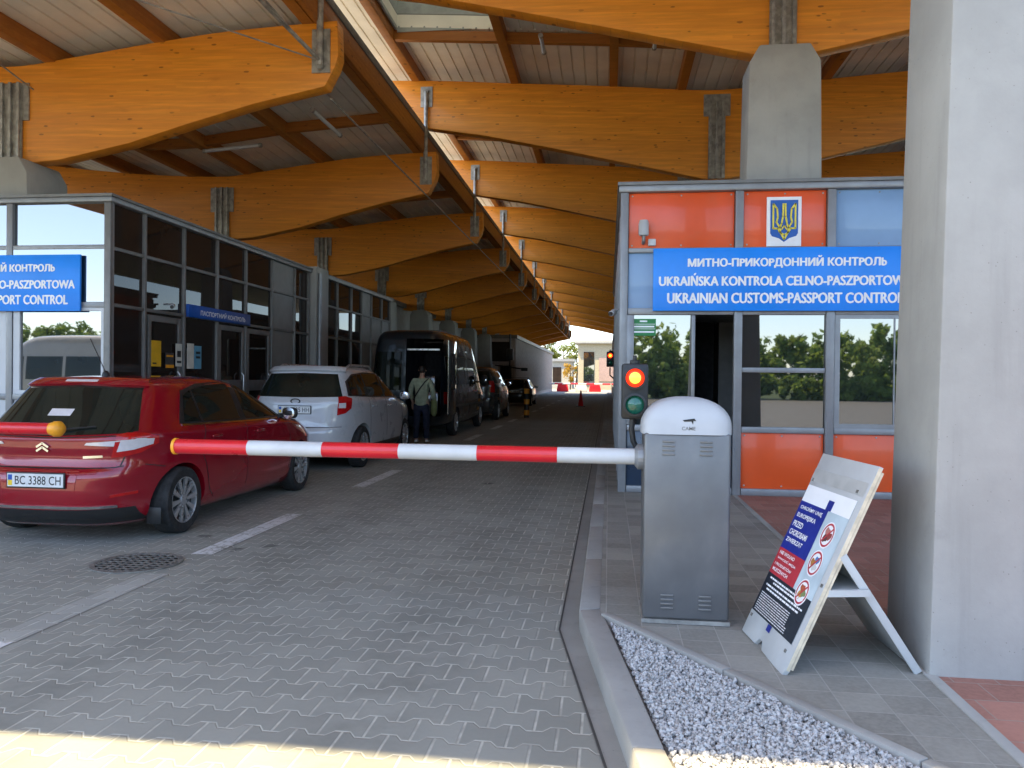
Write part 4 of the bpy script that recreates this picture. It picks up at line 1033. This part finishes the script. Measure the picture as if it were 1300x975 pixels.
ROOFL = [(.98, 1.325), (1.3, 1.392), (1.75, 1.418), (2.1, 1.400), (2.45, 1.315)]
c.both('window_trim', 'black', 'side', [(.78, 1.035), (1.2, 1.018), (2.0, 1.005), (3.05, 1.0)], [(.98, 1.345), (1.3, 1.41), (1.75, 1.43), (2.1, 1.415), (2.5, 1.305), (3.0, 1.02)], off=.003, nu=40, nv=8)
c.both('side_window', 'carglass', 'side', [(1.17, 1.035), (1.88, 1.025)], [(1.17, 1.352), (1.5, 1.395), (1.80, 1.405), (1.88, 1.40)], off=.006)
c.both('side_window', 'carglass', 'side', [(2.00, 1.022), (2.90, 1.018)], [(2.00, 1.393), (2.2, 1.372), (2.42, 1.30), (2.88, 1.045)], off=.006)
c.both('side_window', 'carglass', 'side', [(.86, 1.048), (1.13, 1.037)], [(.99, 1.30), (1.13, 1.345)], off=.006, nu=8)
c.line('side', [(.80, 1.022), (1.5, 1.005), (2.2, .992), (3.0, .985)], .008, 'chrome', .006, name='waist_trim')
c.patch('windscreen', 'carglass', 'front', [(-.70, 1.03), (.70, 1.03)], [(-.55, 1.40), (.55, 1.40)], off=.004, nu=20, nv=8)
c.both('tail_light', 'taillight', 36, [(-.17, .775), (-.10, .775), (.06, .81), (.20, .885)], [(-.13, .965), (-.05, .985), (.08, .98), (.20, .945)], off=.010, nu=26, nv=8, thick=.02)
c.both('light_lens', 'clearlens', 36, [(-.13, .825), (.0, .84), (.15, .88)], [(-.10, .925), (.05, .935), (.16, .93)], off=.015, nu=16, nv=5, thick=.02)
c.both('light_lens', 'clearlens', 'rear', [(.38, .885), (.64, .872)], [(.40, .905), (.65, .925)], off=.010, nu=12, nv=4)

c.line('rear', [(-.66, .70), (-.6, .688), (0, .682), (.6, .688), (.66, .70)], .005, 'black', .003, (False,)); c.line('rear', [(-.70, .965), (0, .94), (.70, .965)], .004, 'black', .003, (False,))
c.line('rear', [(.64, .70), (.66, .78), (.66, .82)], .004)
c.patch('bumper_lip', 'black', 'rear', [(-.72, .20), (.72, .20)], [(-.70, .335), (0, .325), (.70, .335)], off=.006, nu=26, nv=5)
c.patch('bumper_trim', 'chrome', 'rear', [(-.62, .340), (.62, .340)], [(-.62, .362), (.62, .362)], off=.012, nu=26, nv=3)
c.patch('plate_recess', 'carred', 'rear', [(-.34, .50), (.34, .50)], [(-.36, .665), (.36, .665)], off=.004, nu=8, nv=4)
c.both('reflector', 'taillight', 40, [(-.16, .43), (.06, .45)], [(-.16, .455), (.06, .475)], off=.008, nu=8, nv=3)
c.plate('BC 3388 CH', .585)
c.line('side', [(1.94, .30), (1.94, 1.0)], .004); c.line('side', [(1.12, .62), (1.06, .74), (1.10, .9), (1.16, 1.02)], .004); c.line('side', [(3.02, .34), (3.05, .7), (3.0, .96)], .004); c.line('side', [(1.12, .62), (1.2, .36), (1.3, .27)], .004)
c.line('side', [(.35, .70), (.55, .66)], .004)
c.handle(1.30, .885, 'carred'); c.handle(2.22, .875, 'carred'); c.mirror(2.86, 1.0, 'black')
c.line('rear', [(.36, .778), (.52, .786)], .011, 'chrome', .005, (False,), 'badge')
em = MB()
for dz in (0, .035):
    for sg in (-1, 1): em.obox((sg * .027, .062 - .0, .845 + dz), ((sg * 1, 0, -.62), (0, 1, 0), (.62, 0, sg * 1)), (.034, .006, .009))
em.build('badge', 'chrome', c.t)
pa = c.cast((-.0, 1.05, 6), (0, 0, -1), 0)
MB().lathe([(.04, -.005), (.03, .03), (.012, .05)], (pa.x - .15, pa.y, pa.z), n=12).build('antenna_base', 'black', c.t); MB().tube([(pa.x - .15, pa.y, pa.z + .03), (pa.x - .15, pa.y - .22, pa.z + .36)], .004, 6).build('antenna', 'black', c.t)
MB().obox((.0, .56, 1.18), ((1, 0, 0), (0, .75, 1), (0, -1, .75)), (.005, .13, .004)) .build('wiper_blade', 'black', c.t)
wp = MB(); 
for i in range(2):
    q0 = c.cast((-.02, -6, .985), (0, 1, 0), .016); q1 = c.cast((.42, -6, 1.03), (0, 1, 0), .014)
wp.tube([q0, (q0 + q1) / 2 + Vector((0, -.012, .0)), q1], .009, 6).build('wiper', 'black', c.t)
c.patch('window_paper', 'clearlens', 'rear', [(-.12, 1.12), (.10, 1.12)], [(-.12, 1.18), (.10, 1.18)], off=.0075, nu=6, nv=3, thick=.001)
c.both('mud_flap', 'black', 'side', [(.38, .10), (.47, .10)], [(.36, .30), (.44, .34)], off=-.03, nu=4, nv=4) if False else None
for sg in (-1, 1): MB().box(sg * .79 - .07, sg * .79 + .07, .425, .437, .15, .30).build('mud_flap', 'black', c.t, bevel=.004)
for w in [o for o in c.t.children if o.name.startswith('wheel')]:
    wy = sum(v.co.y for v in w.data.vertices) / len(w.data.vertices); w.scale = (1, 1 / 1.075, 1); w.location.y = wy * (1 - 1 / 1.075)
c.t.scale = (1, 1.075, 1)
c.place(-4.855, 6.09)

# --- white estate
EST = [(.22, .14, 4.45, .80, 4.5), (.30, .05, 4.54, .86, 4.2), (.42, .0, 4.6, .89, 4.2), (.60, .0, 4.6, .90, 4.2), (.66, .02, 4.58, .90, 4.4), (.70, .055, 4.55, .90, 4.6), (.80, .075, 4.5, .898, 5), (.92, .08, 4.36, .894, 5), (1.00, .085, 4.05, .888, 5), (1.06, .095, 3.66, .880, 5.2), (1.11, .11, 3.45, .862, 5.5), (1.17, .15, 3.26, .828, 6),
       (1.35, .27, 2.92, .765, 6), (1.50, .37, 2.60, .702, 6), (1.57, .42, 2.42, .668, 5.8), (1.615, .48, 2.24, .630, 5.5), (1.650, .62, 2.02, .570, 5), (1.675, .95, 1.8, .46, 4), (1.685, 1.3, 1.6, .25, 3)]
c = Car('white estate car with dark tinted windows between red car and dark van', 'car', 'estate_car', EST, mat='carwhite', wheels=((.86, .885), (3.52, .875)), wr=.345, arch=.045)
c.patch('rear_window', 'carglass', 'rear', [(-.70, 1.175), (0, 1.165), (.70, 1.175)], [(-.56, 1.535), (0, 1.55), (.56, 1.535)], off=.006, nu=26, nv=10)
c.patch('spoiler', 'carwhite', 'rear', [(-.62, 1.555), (0, 1.572), (.62, 1.555)], [(-.60, 1.615), (0, 1.628), (.60, 1.615)], off=.05, nu=26, nv=5, thick=.06)
c.patch('brake_lamp', 'taillight', 'rear', [(-.17, 1.625), (.17, 1.625)], [(-.17, 1.645), (.17, 1.645)], off=.04, nu=8, nv=3, thick=.05)
c.both('window_trim', 'black', 'side', [(.42, 1.19), (1.5, 1.145), (3.3, 1.115)], [(.50, 1.42), (.75, 1.535), (1.4, 1.578), (2.2, 1.565), (2.55, 1.49), (3.28, 1.13)], off=.003, nu=40, nv=8)
c.both('side_window', 'carglass', 'side', [(.50, 1.205), (1.18, 1.18)], [(.56, 1.41), (.80, 1.51), (1.18, 1.54)], off=.006); c.both('side_window', 'carglass', 'side', [(1.24, 1.175), (2.1, 1.155)], [(1.24, 1.545), (2.1, 1.545)], off=.006); c.both('side_window', 'carglass', 'side', [(2.18, 1.15), (3.1, 1.135)], [(2.18, 1.54), (2.5, 1.475), (3.08, 1.16)], off=.006)
c.patch('windscreen', 'carglass', 'front', [(-.74, 1.15), (.74, 1.15)], [(-.62, 1.58), (.62, 1.58)], off=.004, nu=20, nv=8)
c.both('tail_light', 'taillight', 40, [(-.07, .885), (.08, .915), (.20, .99)], [(-.04, 1.17), (.08, 1.185), (.22, 1.15)], off=.012, nu=20, nv=8, thick=.02)
c.both('light_lens', 'clearlens', 40, [(-.05, 1.00), (.08, 1.0)], [(-.04, 1.075), (.08, 1.08)], off=.017, nu=10, nv=4, thick=.02)
c.plate('AT 5135 HH', .97, yoff=.014)
c.patch('bumper_lip', 'black', 'rear', [(-.76, .25), (.76, .25)], [(-.74, .40), (.74, .40)], off=.006, nu=24, nv=4)
c.line('rear', [(-.7, .70), (0, .69), (.7, .70)], .005, 'black', .003, (False,)); c.line('rear', [(.42, 1.06), (-.42, 1.06)], .012, 'carwhite', .016, (False,), 'garnish')
for a_ in (1.2, 2.14, 3.2): c.line('side', [(a_, .45), (a_ - .02, 1.13)], .004)
c.handle(1.36, 1.0, 'carwhite'); c.handle(2.28, .98, 'carwhite'); c.mirror(3.05, 1.10, 'carwhite')
ov = MB(); p_ = c.cast((0, -6, 1.10), (0, 1, 0), .008)
ov.add([p_ + Vector((.085 * cos(q), -.0, .045 * sin(q))) for q in [2 * pi * i / 24 for i in range(24)]] + [p_ + Vector((.062 * cos(q), -.002, .030 * sin(q))) for q in [2 * pi * i / 24 for i in range(24)]], [(i, (i + 1) % 24, 24 + (i + 1) % 24, 24 + i) for i in range(24)]); ov.build('badge', 'black', c.t)
for sg in (-1, 1): MB().tube([(sg * .57, .75, 1.62), (sg * .58, .95, 1.69), (sg * .58, 2.0, 1.69), (sg * .57, 2.2, 1.60)], .018, 8).build('roof_rail', 'rimsilver', c.t, smooth=R(60))
c.both('side_sill', 'black', 'side', [(1.25, .25), (3.1, .25)], [(1.25, .36), (3.1, .36)], off=.005)
c.place(-4.90, 11.62)

# --- dark van, one rear door open
VAN = [(.32, .10, 6.35, .90, 6), (.40, .03, 6.46, .95, 7), (.55, .0, 6.5, .98, 8), (.75, .02, 6.46, .99, 9), (1.0, .03, 6.32, .99, 10), (1.15, .035, 6.05, .985, 10), (1.25, .04, 5.75, .98, 10), (1.6, .05, 5.35, .955, 10), (2.1, .075, 4.9, .90, 10), (2.4, .11, 4.6, .865, 9), (2.52, .15, 4.42, .835, 8), (2.60, .21, 4.25, .79, 7), (2.655, .36, 3.9, .70, 5), (2.675, .8, 3.4, .5, 4)]
c = Car('dark high roofed van with its rear doorway open beside the person', 'van', 'passenger_van', VAN, mat='vandark', wheels=((1.45, .965), (5.35, .955)), wr=.36, arch=.05, open_back=(-.02, .83, -.3, 2.0, .56, 2.44), front_taper=.06, rear_taper=.015)
MB().box(-.02, .82, 1.95, 1.99, .58, 2.42).build('bulkhead', 'interior', c.t)
MB().box(.0, .80, .12, .16, 2.16, 2.20).build('door_rail', 'rimsilver', c.t)
lg = MB(); lg.box(.1, .7, .5, 1.2, .60, 1.15); lg.box(.15, .6, .6, 1.1, 1.155, 1.55); lg.build('luggage', 'cargrey', c.t, bevel=.05)
c.patch('rear_window', 'carglass', 'rear', [(-.80, 1.18), (-.12, 1.18)], [(-.76, 2.12), (-.12, 2.12)], off=.006, nu=14, nv=10)
c.both('tail_light', 'taillight', 42, [(1.1, .92), (1.18, .92)], [(1.1, 1.62), (1.18, 1.62)], off=.01, nu=6, nv=10) if False else c.both('tail_light', 'taillight', 'rear', [(.90, .85), (.95, .85)], [(.89, 1.15), (.94, 1.15)], off=.012, nu=6, nv=8)
for a_, b_ in ((.35, 1.55), (1.65, 2.95), (3.05, 4.25)): c.both('side_window', 'carglass', 'side', [(a_, 1.32), (b_, 1.32)], [(a_, 2.02), (b_, 2.02)], off=.006)
c.both('side_window', 'carglass', 'side', [(4.35, 1.30), (5.35, 1.28)], [(4.35, 2.02), (4.75, 1.98)], off=.006)
c.patch('windscreen', 'carglass', 'front', [(-.84, 1.32), (.84, 1.32)], [(-.72, 2.2), (.72, 2.2)], off=.006)
c.line('side', [(.1, .78), (3, .78), (6.2, .74)], .03, 'black', .008, name='rub_strip')
for a_ in (1.6, 3.0, 4.3): c.line('side', [(a_, .5), (a_, 2.3)], .006)
dm = MB(); # open rear door, swung back along the body side
dm.box(1.015, 1.06, .06, .92, .58, 2.42); d_ = dm.build('rear_door', 'vandark', c.t, bevel=.02); MB().box(1.061, 1.066, .18, .80, 1.2, 2.1).build('door_glass', 'carglass', d_); MB().tube([(1.04, .02, .62), (1.04, .02, 2.40)], .016, 8).build('door_edge', 'chrome', d_, smooth=True)
c.mirror(4.7, 1.38, 'black', (.10, .07, .17), .14); c.handle(1.75, 1.05, 'black'); c.handle(4.45, 1.05, 'black')
MB().box(-.55, .62, 1.2, 3.0, 2.665, 2.72).build('roof_hatch', 'alu_dark', c.t, bevel=.02)
van = c.place(-4.88, 18.35)

c = Car('white van parked out in the open, seen mirrored in the building window', 'van', 'passenger_van', VAN, mat='carwhite', wheels=((1.45, .965), (5.35, .955)), wr=.36, arch=.05, front_taper=.06, rear_taper=.015)
for a_, b_ in ((1.65, 2.95), (3.05, 4.25)): c.both('side_window', 'carglass', 'side', [(a_, 1.32), (b_, 1.32)], [(a_, 2.02), (b_, 2.02)], off=.006)
c.both('side_window', 'carglass', 'side', [(4.35, 1.30), (5.35, 1.28)], [(4.35, 2.02), (4.75, 1.98)], off=.006); c.patch('windscreen', 'carglass', 'front', [(-.84, 1.32), (.84, 1.32)], [(-.72, 2.2), (.72, 2.2)], off=.006)
c.place(-13.3, -3.2, pi / 2)
# --- grey people carrier and black car ahead
GRY = [(r[0] * 1.13, r[1], r[2] * 1.0, r[3] * 1.03, r[4]) for r in EST]
c = Car('grey people carrier stopped just ahead of the dark van', 'car', 'people_carrier', GRY, mat='cargrey', wheels=((.9, .91), (3.6, .90)), wr=.345, arch=.045)
c.patch('rear_window', 'carglass', 'rear', [(-.70, 1.32), (.70, 1.32)], [(-.60, 1.74), (.60, 1.74)], off=.006)
for a_, b_ in ((.5, 1.2), (1.27, 2.1), (2.17, 3.0)): c.both('side_window', 'carglass', 'side', [(a_, 1.33), (b_, 1.31)], [(a_, 1.70 if a_ < 2 else 1.72), (b_ - (.5 if a_ > 2 else 0), 1.72)], off=.006)
c.both('tail_light', 'taillight', 40, [(-.07, 1.0), (.18, 1.0)], [(-.07, 1.4), (.18, 1.4)], off=.012, nu=10, nv=5); c.plate('AA 6012 KB', .85); c.mirror(3.05, 1.25, 'cargrey')
c.line('side', [(.4, .95), (2, .98), (4.2, .90)], .015, 'chrome', .005, name='side_trim'); c.place(-4.80, 26.6)
c = Car('small black car with a roof rack farthest ahead in the queue', 'car', 'compact_car', HAT, mat='carblack', wheels=((.775, .878), (3.40, .868)), wr=.316, arch=.035)
c.patch('rear_window', 'carglass', 'rear', [(-.70, .985), (.70, .985)], [(-.575, 1.375), (.575, 1.375)], off=.005); c.both('side_window', 'carglass', 'side', [(1.0, 1.035), (2.9, 1.025)], [(1.1, 1.352), (1.80, 1.405), (2.4, 1.3)], off=.006)
c.both('tail_light', 'taillight', 36, [(-.16, .80), (.19, .865)], [(-.12, .96), (.19, .935)], off=.010); c.plate('BC 7040 AK', .80); c.mirror(2.86, 1.0, 'black')
for y in (1.1, 2.0): MB().tube([(-.62, y, 1.42), (-.6, y, 1.53), (.6, y, 1.53), (.62, y, 1.42)], .02, 6).build('roof_rack', 'black', c.t)
c.place(-5.05, 41.5)

# ------------------------------------------------------------------ person behind the van
def skin(name, chains, mat, parent, sub=2):
    """chains: list of lists of (x,y,z,r); points at the same place are shared"""
    key = {}; V, Rr, E = [], [], []
    for ch in chains:
        prev = None
        for (x, y, z, *r) in ch:
            k_ = (round(x, 4), round(y, 4), round(z, 4))
            if k_ not in key: key[k_] = len(V); V.append((x, y, z)); Rr.append(r if len(r) == 2 else (r[0], r[0]))
            i = key[k_]
            if prev is not None and prev != i: E.append((prev, i))
            prev = i
    me = bpy.data.meshes.new(name); me.from_pydata(V, E, []); o = bpy.data.objects.new(name + '_rig', me); COL.objects.link(o)
    md = o.modifiers.new('skin', 'SKIN'); md.use_smooth_shade = True
    for i, sv in enumerate(me.skin_vertices[0].data): sv.radius = Rr[i]; sv.use_root = (i == 0)
    s2 = o.modifiers.new('sub', 'SUBSURF'); s2.levels = s2.render_levels = sub
    dg = bpy.context.evaluated_depsgraph_get(); dg.update(); nm = bpy.data.meshes.new_from_object(o.evaluated_get(dg)); bpy.data.objects.remove(o)
    nm.name = name
    return link(name, nm, mat, parent, True)
pz = thing('person', 'person in olive shirt and dark trousers standing at the open van', 'person', (0, 0, 0))
hand = lambda sx, sy, x, z: [[(x, sy, z, .028), (x + sx * .005, sy + .01, z - .05, .030, .018), (x + sx * .008, sy + .02, z - .09, .034, .016)]] + \
    [[(x + sx * .008, sy + .02, z - .09, .034, .016), (x + dx, sy + .02 + k * .0, z - .125, .0095), (x + dx + .002, sy + .035, z - .15, .009), (x + dx, sy + .05, z - .15 - ln, .0085)] for k, (dx, ln) in enumerate(((-.028, .015), (-.010, .026), (.008, .024), (.026, .012)))] + \
    [[(x + sx * .005, sy + .01, z - .05, .030, .018), (x - sx * .03, sy + .035, z - .075, .011), (x - sx * .035, sy + .055, z - .105, .010)]]
body = [[(0, 0, .93, .15, .11), (0, .0, 1.08, .135, .10), (0, .0, 1.25, .15, .11), (0, .01, 1.40, .15, .10), (0, .015, 1.475, .07, .065), (0, .02, 1.535, .052), (0, .035, 1.60, .068, .075), (0, .045, 1.67, .076, .092), (0, .04, 1.735, .060, .075)]]
for s in (-1, 1):
    body.append([(0, 0, .93, .15, .11), (s * .10, 0, .86, .092), (s * .11, .015, .50, .062), (s * .115, .0, .46, .058), (s * .12, -.01, .30, .060), (s * .12, -.02, .10, .038), (s * .125, .05, .05, .042, .034), (s * .135, .14, .035, .040, .026)])
    ex = s * .265; body.append([(0, .01, 1.40, .15, .10), (s * .17, .005, 1.415, .064), (s * .235, .0, 1.30, .052), (ex, .02, 1.13, .043), (s * .25, .13, .96, .034), (s * .245, .16, .925, .028)])
    for h in hand(s, .16, s * .245, .925): body.append(h)
skin('body', body, 'skin', pz)
sh_ = [[(0, 0, .83, .19, .14), (0, 0, .90, .182, .132), (0, 0, 1.02, .170, .125), (0, 0, 1.22, .172, .125), (0, .008, 1.38, .165, .115), (0, .015, 1.475, .085, .08)]]
for s in (-1, 1): sh_.append([(0, .008, 1.38, .165, .115), (s * .175, .005, 1.415, .080), (s * .240, .0, 1.30, .068), (s * .268, .02, 1.13, .060), (s * .252, .12, .985, .050)])
skin('shirt', sh_, 'shirt', pz)
trs = [[(0, 0, .95, .165, .12), (0, 0, .88, .165, .125)]]
for s in (-1, 1): trs.append([(0, 0, .88, .165, .125), (s * .10, 0, .80, .108), (s * .112, .012, .48, .082), (s * .12, -.01, .28, .076), (s * .122, -.012, .09, .068)])
skin('trousers', trs, 'trouser', pz)
skin('hair', [[(0, .02, 1.575, .050, .05), (0, .02, 1.64, .082, .085), (0, .025, 1.71, .085, .09), (0, .04, 1.765, .060, .06)]], 'hair', pz)
for s in (-1, 1):
    skin('ear', [[(s * .080, .05, 1.64, .014, .02), (s * .088, .045, 1.67, .012, .02)]], 'skin', pz); skin('shoe', [[(s * .123, -.055, .05, .045, .042), (s * .125, .03, .052, .048, .044), (s * .135, .16, .036, .045, .032)]], 'white', pz)
skin('face', [[(0, .128, 1.655, .012), (0, .142, 1.632, .016)], [(-.02, .118, 1.595, .009), (.02, .118, 1.595, .009)], [(-.035, .115, 1.672, .011), (-.03, .116, 1.672, .011)], [(.03, .116, 1.672, .011), (.035, .115, 1.672, .011)]], 'skin', pz)
MB().tube([(.165, -.03, 1.475), (.10, -.115, 1.40), (0, -.142, 1.26), (-.12, -.125, 1.08), (-.185, -.02, .98), (-.17, .10, .98), (.0, .15, 1.2), (.12, .10, 1.42), (.165, -.03, 1.475)], .013, 8).build('strap', 'black', pz, smooth=True)
skin('jacket', [[(.255, .06, 1.04, .055, .07), (.285, .02, .92, .075, .10), (.29, .0, .75, .07, .11), (.285, .01, .60, .05, .09)], [(.255, .06, 1.04, .055, .07), (.27, .14, .9, .06, .05), (.275, .15, .72, .05, .05)]], 'jacket', pz)
pz.location = (-4.24, 17.35, 0)

# ------------------------------------------------------------------ small lane furniture
t = thing('bollard', 'black and yellow striped bollard on the lane line beside black car', 'bollard', (-3.1, 29.5, 0))
bo = MB().lathe([(.10, 0), (.10, 1.10), (.07, 1.13), (.0001, 1.135)], (-3.1, 29.5, 0), n=20).build('post', 'black', t, smooth=R(40))
for z in (.10, .52, .92): MB().lathe([(.106, z), (.106, z + .19)], (-3.1, 29.5, 0), n=20).build('band', 'yellow', bo, smooth=R(40))
t = thing('traffic_cone', 'small red traffic cone standing alone in the empty lane', 'cone', (-1.5, 42.5, 0))
MB().lathe([(.16, .03), (.15, .05), (.035, .86), (.02, .88), (.0001, .88)], (-1.5, 42.5, 0), n=20).build('cone_body', 'red', t, smooth=R(40)); MB().box(-1.75, -1.25, 42.25, 42.75, .0, .035).build('cone_base', 'black', t)
t = thing('signal_post', 'thin dark post with small signal heads beside the black car', 'post', (-6.0, 47, 0))
MB().tube([(-6.0, 47, 0), (-6.0, 47, 4.2)], .05, 8).build('pole', 'black', t); MB().box(-6.2, -5.8, 46.9, 47.1, 2.6, 3.3).build('signal_head', 'black', t, bevel=.03); MB().tube([(-6.9, 47, 2.3), (-5.0, 47, 2.05)], .04, 8).build('side_arm', 'black', t); MB().box(-5.3, -4.9, 46.9, 47.1, 1.95, 2.15).build('lamp_head', 'black', t, bevel=.03)
# far lane barrier, blocks and buildings in the sun
t = thing('lane_barrier', 'far red and white barrier boom across the sunlit lane end', 'barrier', (-3, 88, 0))
for i in range(8): MB().tube([(-7 + i * .9, 88, .95), (-7 + (i + 1) * .9, 88, .95)], .09, 8).build('boom', 'red' if i % 2 else 'white', t)
MB().box(.3, .8, 87.8, 88.3, 0, 1.3).build('cabinet', 'cabinet', t, bevel=.03)
for i, (x, y) in enumerate(((-5.4, 92), (-3.2, 92), (-1.6, 92.5))):
    k = MB().prism([(x - .7, 0), (x + .7, 0), (x + .7, .25), (x + .55, .9), (x - .55, .9), (x - .7, .25)], 'y', y - .25, y + .25)
    tag(k.build('road_block', 'red' if i % 2 == 0 else 'white', bevel=.03), ['distant red road block farthest from the booth', 'distant white road block between two red ones', 'distant red road block nearest the booth'][i], 'road block')
t = thing('far_building', 'pale cream building with tall window strip in sunlight beyond the canopy', 'building', (-1, 112, 0))
MB().box(-4.4, 9, 112, 122, 0, 6.6).build('wall', 'creamwall', t); MB().box(-4.9, 9.4, 111.2, 122.5, 6.6, 7.1).build('roof', 'farwhite', t, bevel=.05); MB().box(-3.6, -2.1, 111.9, 111.98, .6, 5.4).build('window', 'glass', t)
MB().box(-1.4, 3, 111.9, 111.98, 1.2, 4.6).build('panel', simple('pink_panel', (.30, .21, .18), .7), t)
t = thing('far_shed', 'low pale shed with grey openings beyond the far barrier', 'shed', (-9, 120, 0))
MB().box(-15, -5.6, 120, 127, 0, 4.2).build('wall', 'farwhite', t); MB().box(-15.3, -5.3, 119.6, 127.3, 4.2, 4.6).build('roof', 'alu', t)
for x in (-13, -11.2, -8.6): MB().box(x, x + 1.3, 119.93, 119.99, 1.0, 3.3).build('window', 'glass_dim', t)
def tree(label, x, y, h, cr, mat, n, group='trees beyond the canopy', ts=.16):
    t_ = thing('tree', label, 'tree', (x, y, 0), group)
    tk = MB(); tk.tube([(x, y, 0), (x + .1, y, h * .35), (x, y, h * .8)], [h * .028, h * .02, h * .008], 8)
    for k in range(7):
        a_ = k * 2.4; z0 = h * (.3 + .07 * k); tk.tube([(x, y, z0), (x + cos(a_) * cr * .5, y + sin(a_) * cr * .5, z0 + h * .14), (x + cos(a_) * cr * .8, y + sin(a_) * cr * .8, z0 + h * .2)], [h * .01, h * .006, h * .002], 6)
    tk.build('trunk', 'bark', t_, smooth=True)
    link('crown', leaves(n, [(0, 0, h * .62, cr, cr, h * .38)], ts), mat, t_, None)
    return t_
def leaves(n, blobs, size):
    V = np.empty((n * 4, 3)); cl = []
    for (bx, by, bz, rx, ry, rz) in blobs:
        for _ in range(26):
            d = rng.normal(size=3); d /= np.linalg.norm(d); r = rng.uniform(.35, 1) ** .6
            cl.append((bx + d[0] * rx * r, by + d[1] * ry * r, bz + d[2] * rz * r, min(rx, rz) * rng.uniform(.18, .36)))
    cl = np.array(cl); k = rng.integers(0, len(cl), n)
    d = rng.normal(size=(n, 3)); d /= np.linalg.norm(d, axis=1)[:, None]
    P = cl[k, :3] + d * (cl[k, 3:4] * rng.uniform(.3, 1, (n, 1)) ** .5)
    a_ = rng.normal(size=(n, 3)); a_ /= np.linalg.norm(a_, axis=1)[:, None]; b_ = np.cross(a_, d); b_ /= np.linalg.norm(b_, axis=1)[:, None] + 1e-6
    s = rng.uniform(.6, 1.3, (n, 1)) * size
    V[0::4] = P - a_ * s; V[1::4] = P + b_ * s * .6; V[2::4] = P + a_ * s; V[3::4] = P - b_ * s * .6
    me = bpy.data.meshes.new('crown'); me.from_pydata(V.tolist(), [], [(4 * i, 4 * i + 1, 4 * i + 2, 4 * i + 3) for i in range(n)]); me.update()
    return me
tl = [(-17.5, 140, 9.5, 3.2), (-14.2, 143, 8.3, 3.0), (-11.4, 139, 9.8, 3.0), (-8.4, 144, 8.6, 2.9), (-5.8, 141, 8.0, 2.6), (-3.0, 146, 8.6, 2.6)]
tlab = ['tall yellow green tree closest to the timber beams beyond the canopy', 'round light green tree second from the beams', 'tallest yellow green tree over the pale shed', 'loose light green tree over the shed end', 'small green tree between shed and cream building', 'green tree top just behind the cream building']
for (x, y, h, r), lb in zip(tl, tlab): tree(lb, x, y, h, r, 'leaf2', 2600)
tree('small golden tree by the pale shed beyond the far barrier', -5.3, 108, 3.8, 1.0, 'leafgold', 900, None, .12)
# open country behind the photographer, seen mirrored in the panes
wd = []
for i in range(52): wd.append((-52 + i * 2.1 + rng.uniform(-.6, .6), -47 + rng.uniform(-2.5, 2.5), rng.uniform(2.6, 3.6), rng.uniform(2.0, 3.0), 2.0, rng.uniform(2.4, 3.2)))
for i in range(60): wd.append((-52 + i * 1.9 + rng.uniform(-.6, .6), -45.5 + rng.uniform(-1, 1), rng.uniform(.7, 1.3), 1.8, 1.2, rng.uniform(.9, 1.3)))
w_ = link('offscreen_woods', leaves(120000, wd, .30), 'leafdark'); struct(w_, 'stuff')
wd = [(27 + rng.uniform(-1.5, 1.5), 2 + i * 2.3, rng.uniform(2.5, 4), 2.3, 2.3, rng.uniform(3.5, 4.5)) for i in range(38)]
struct(link('offscreen_woods', leaves(60000, wd, .34), 'leafdark'), 'stuff')  # added unseen tree row, keeps sky from mirroring in the side windows
struct(MB().sheet([(-70, -44), (90, -44), (90, -300), (-70, -300)], -.004).build('grass_field', 'leaf'))
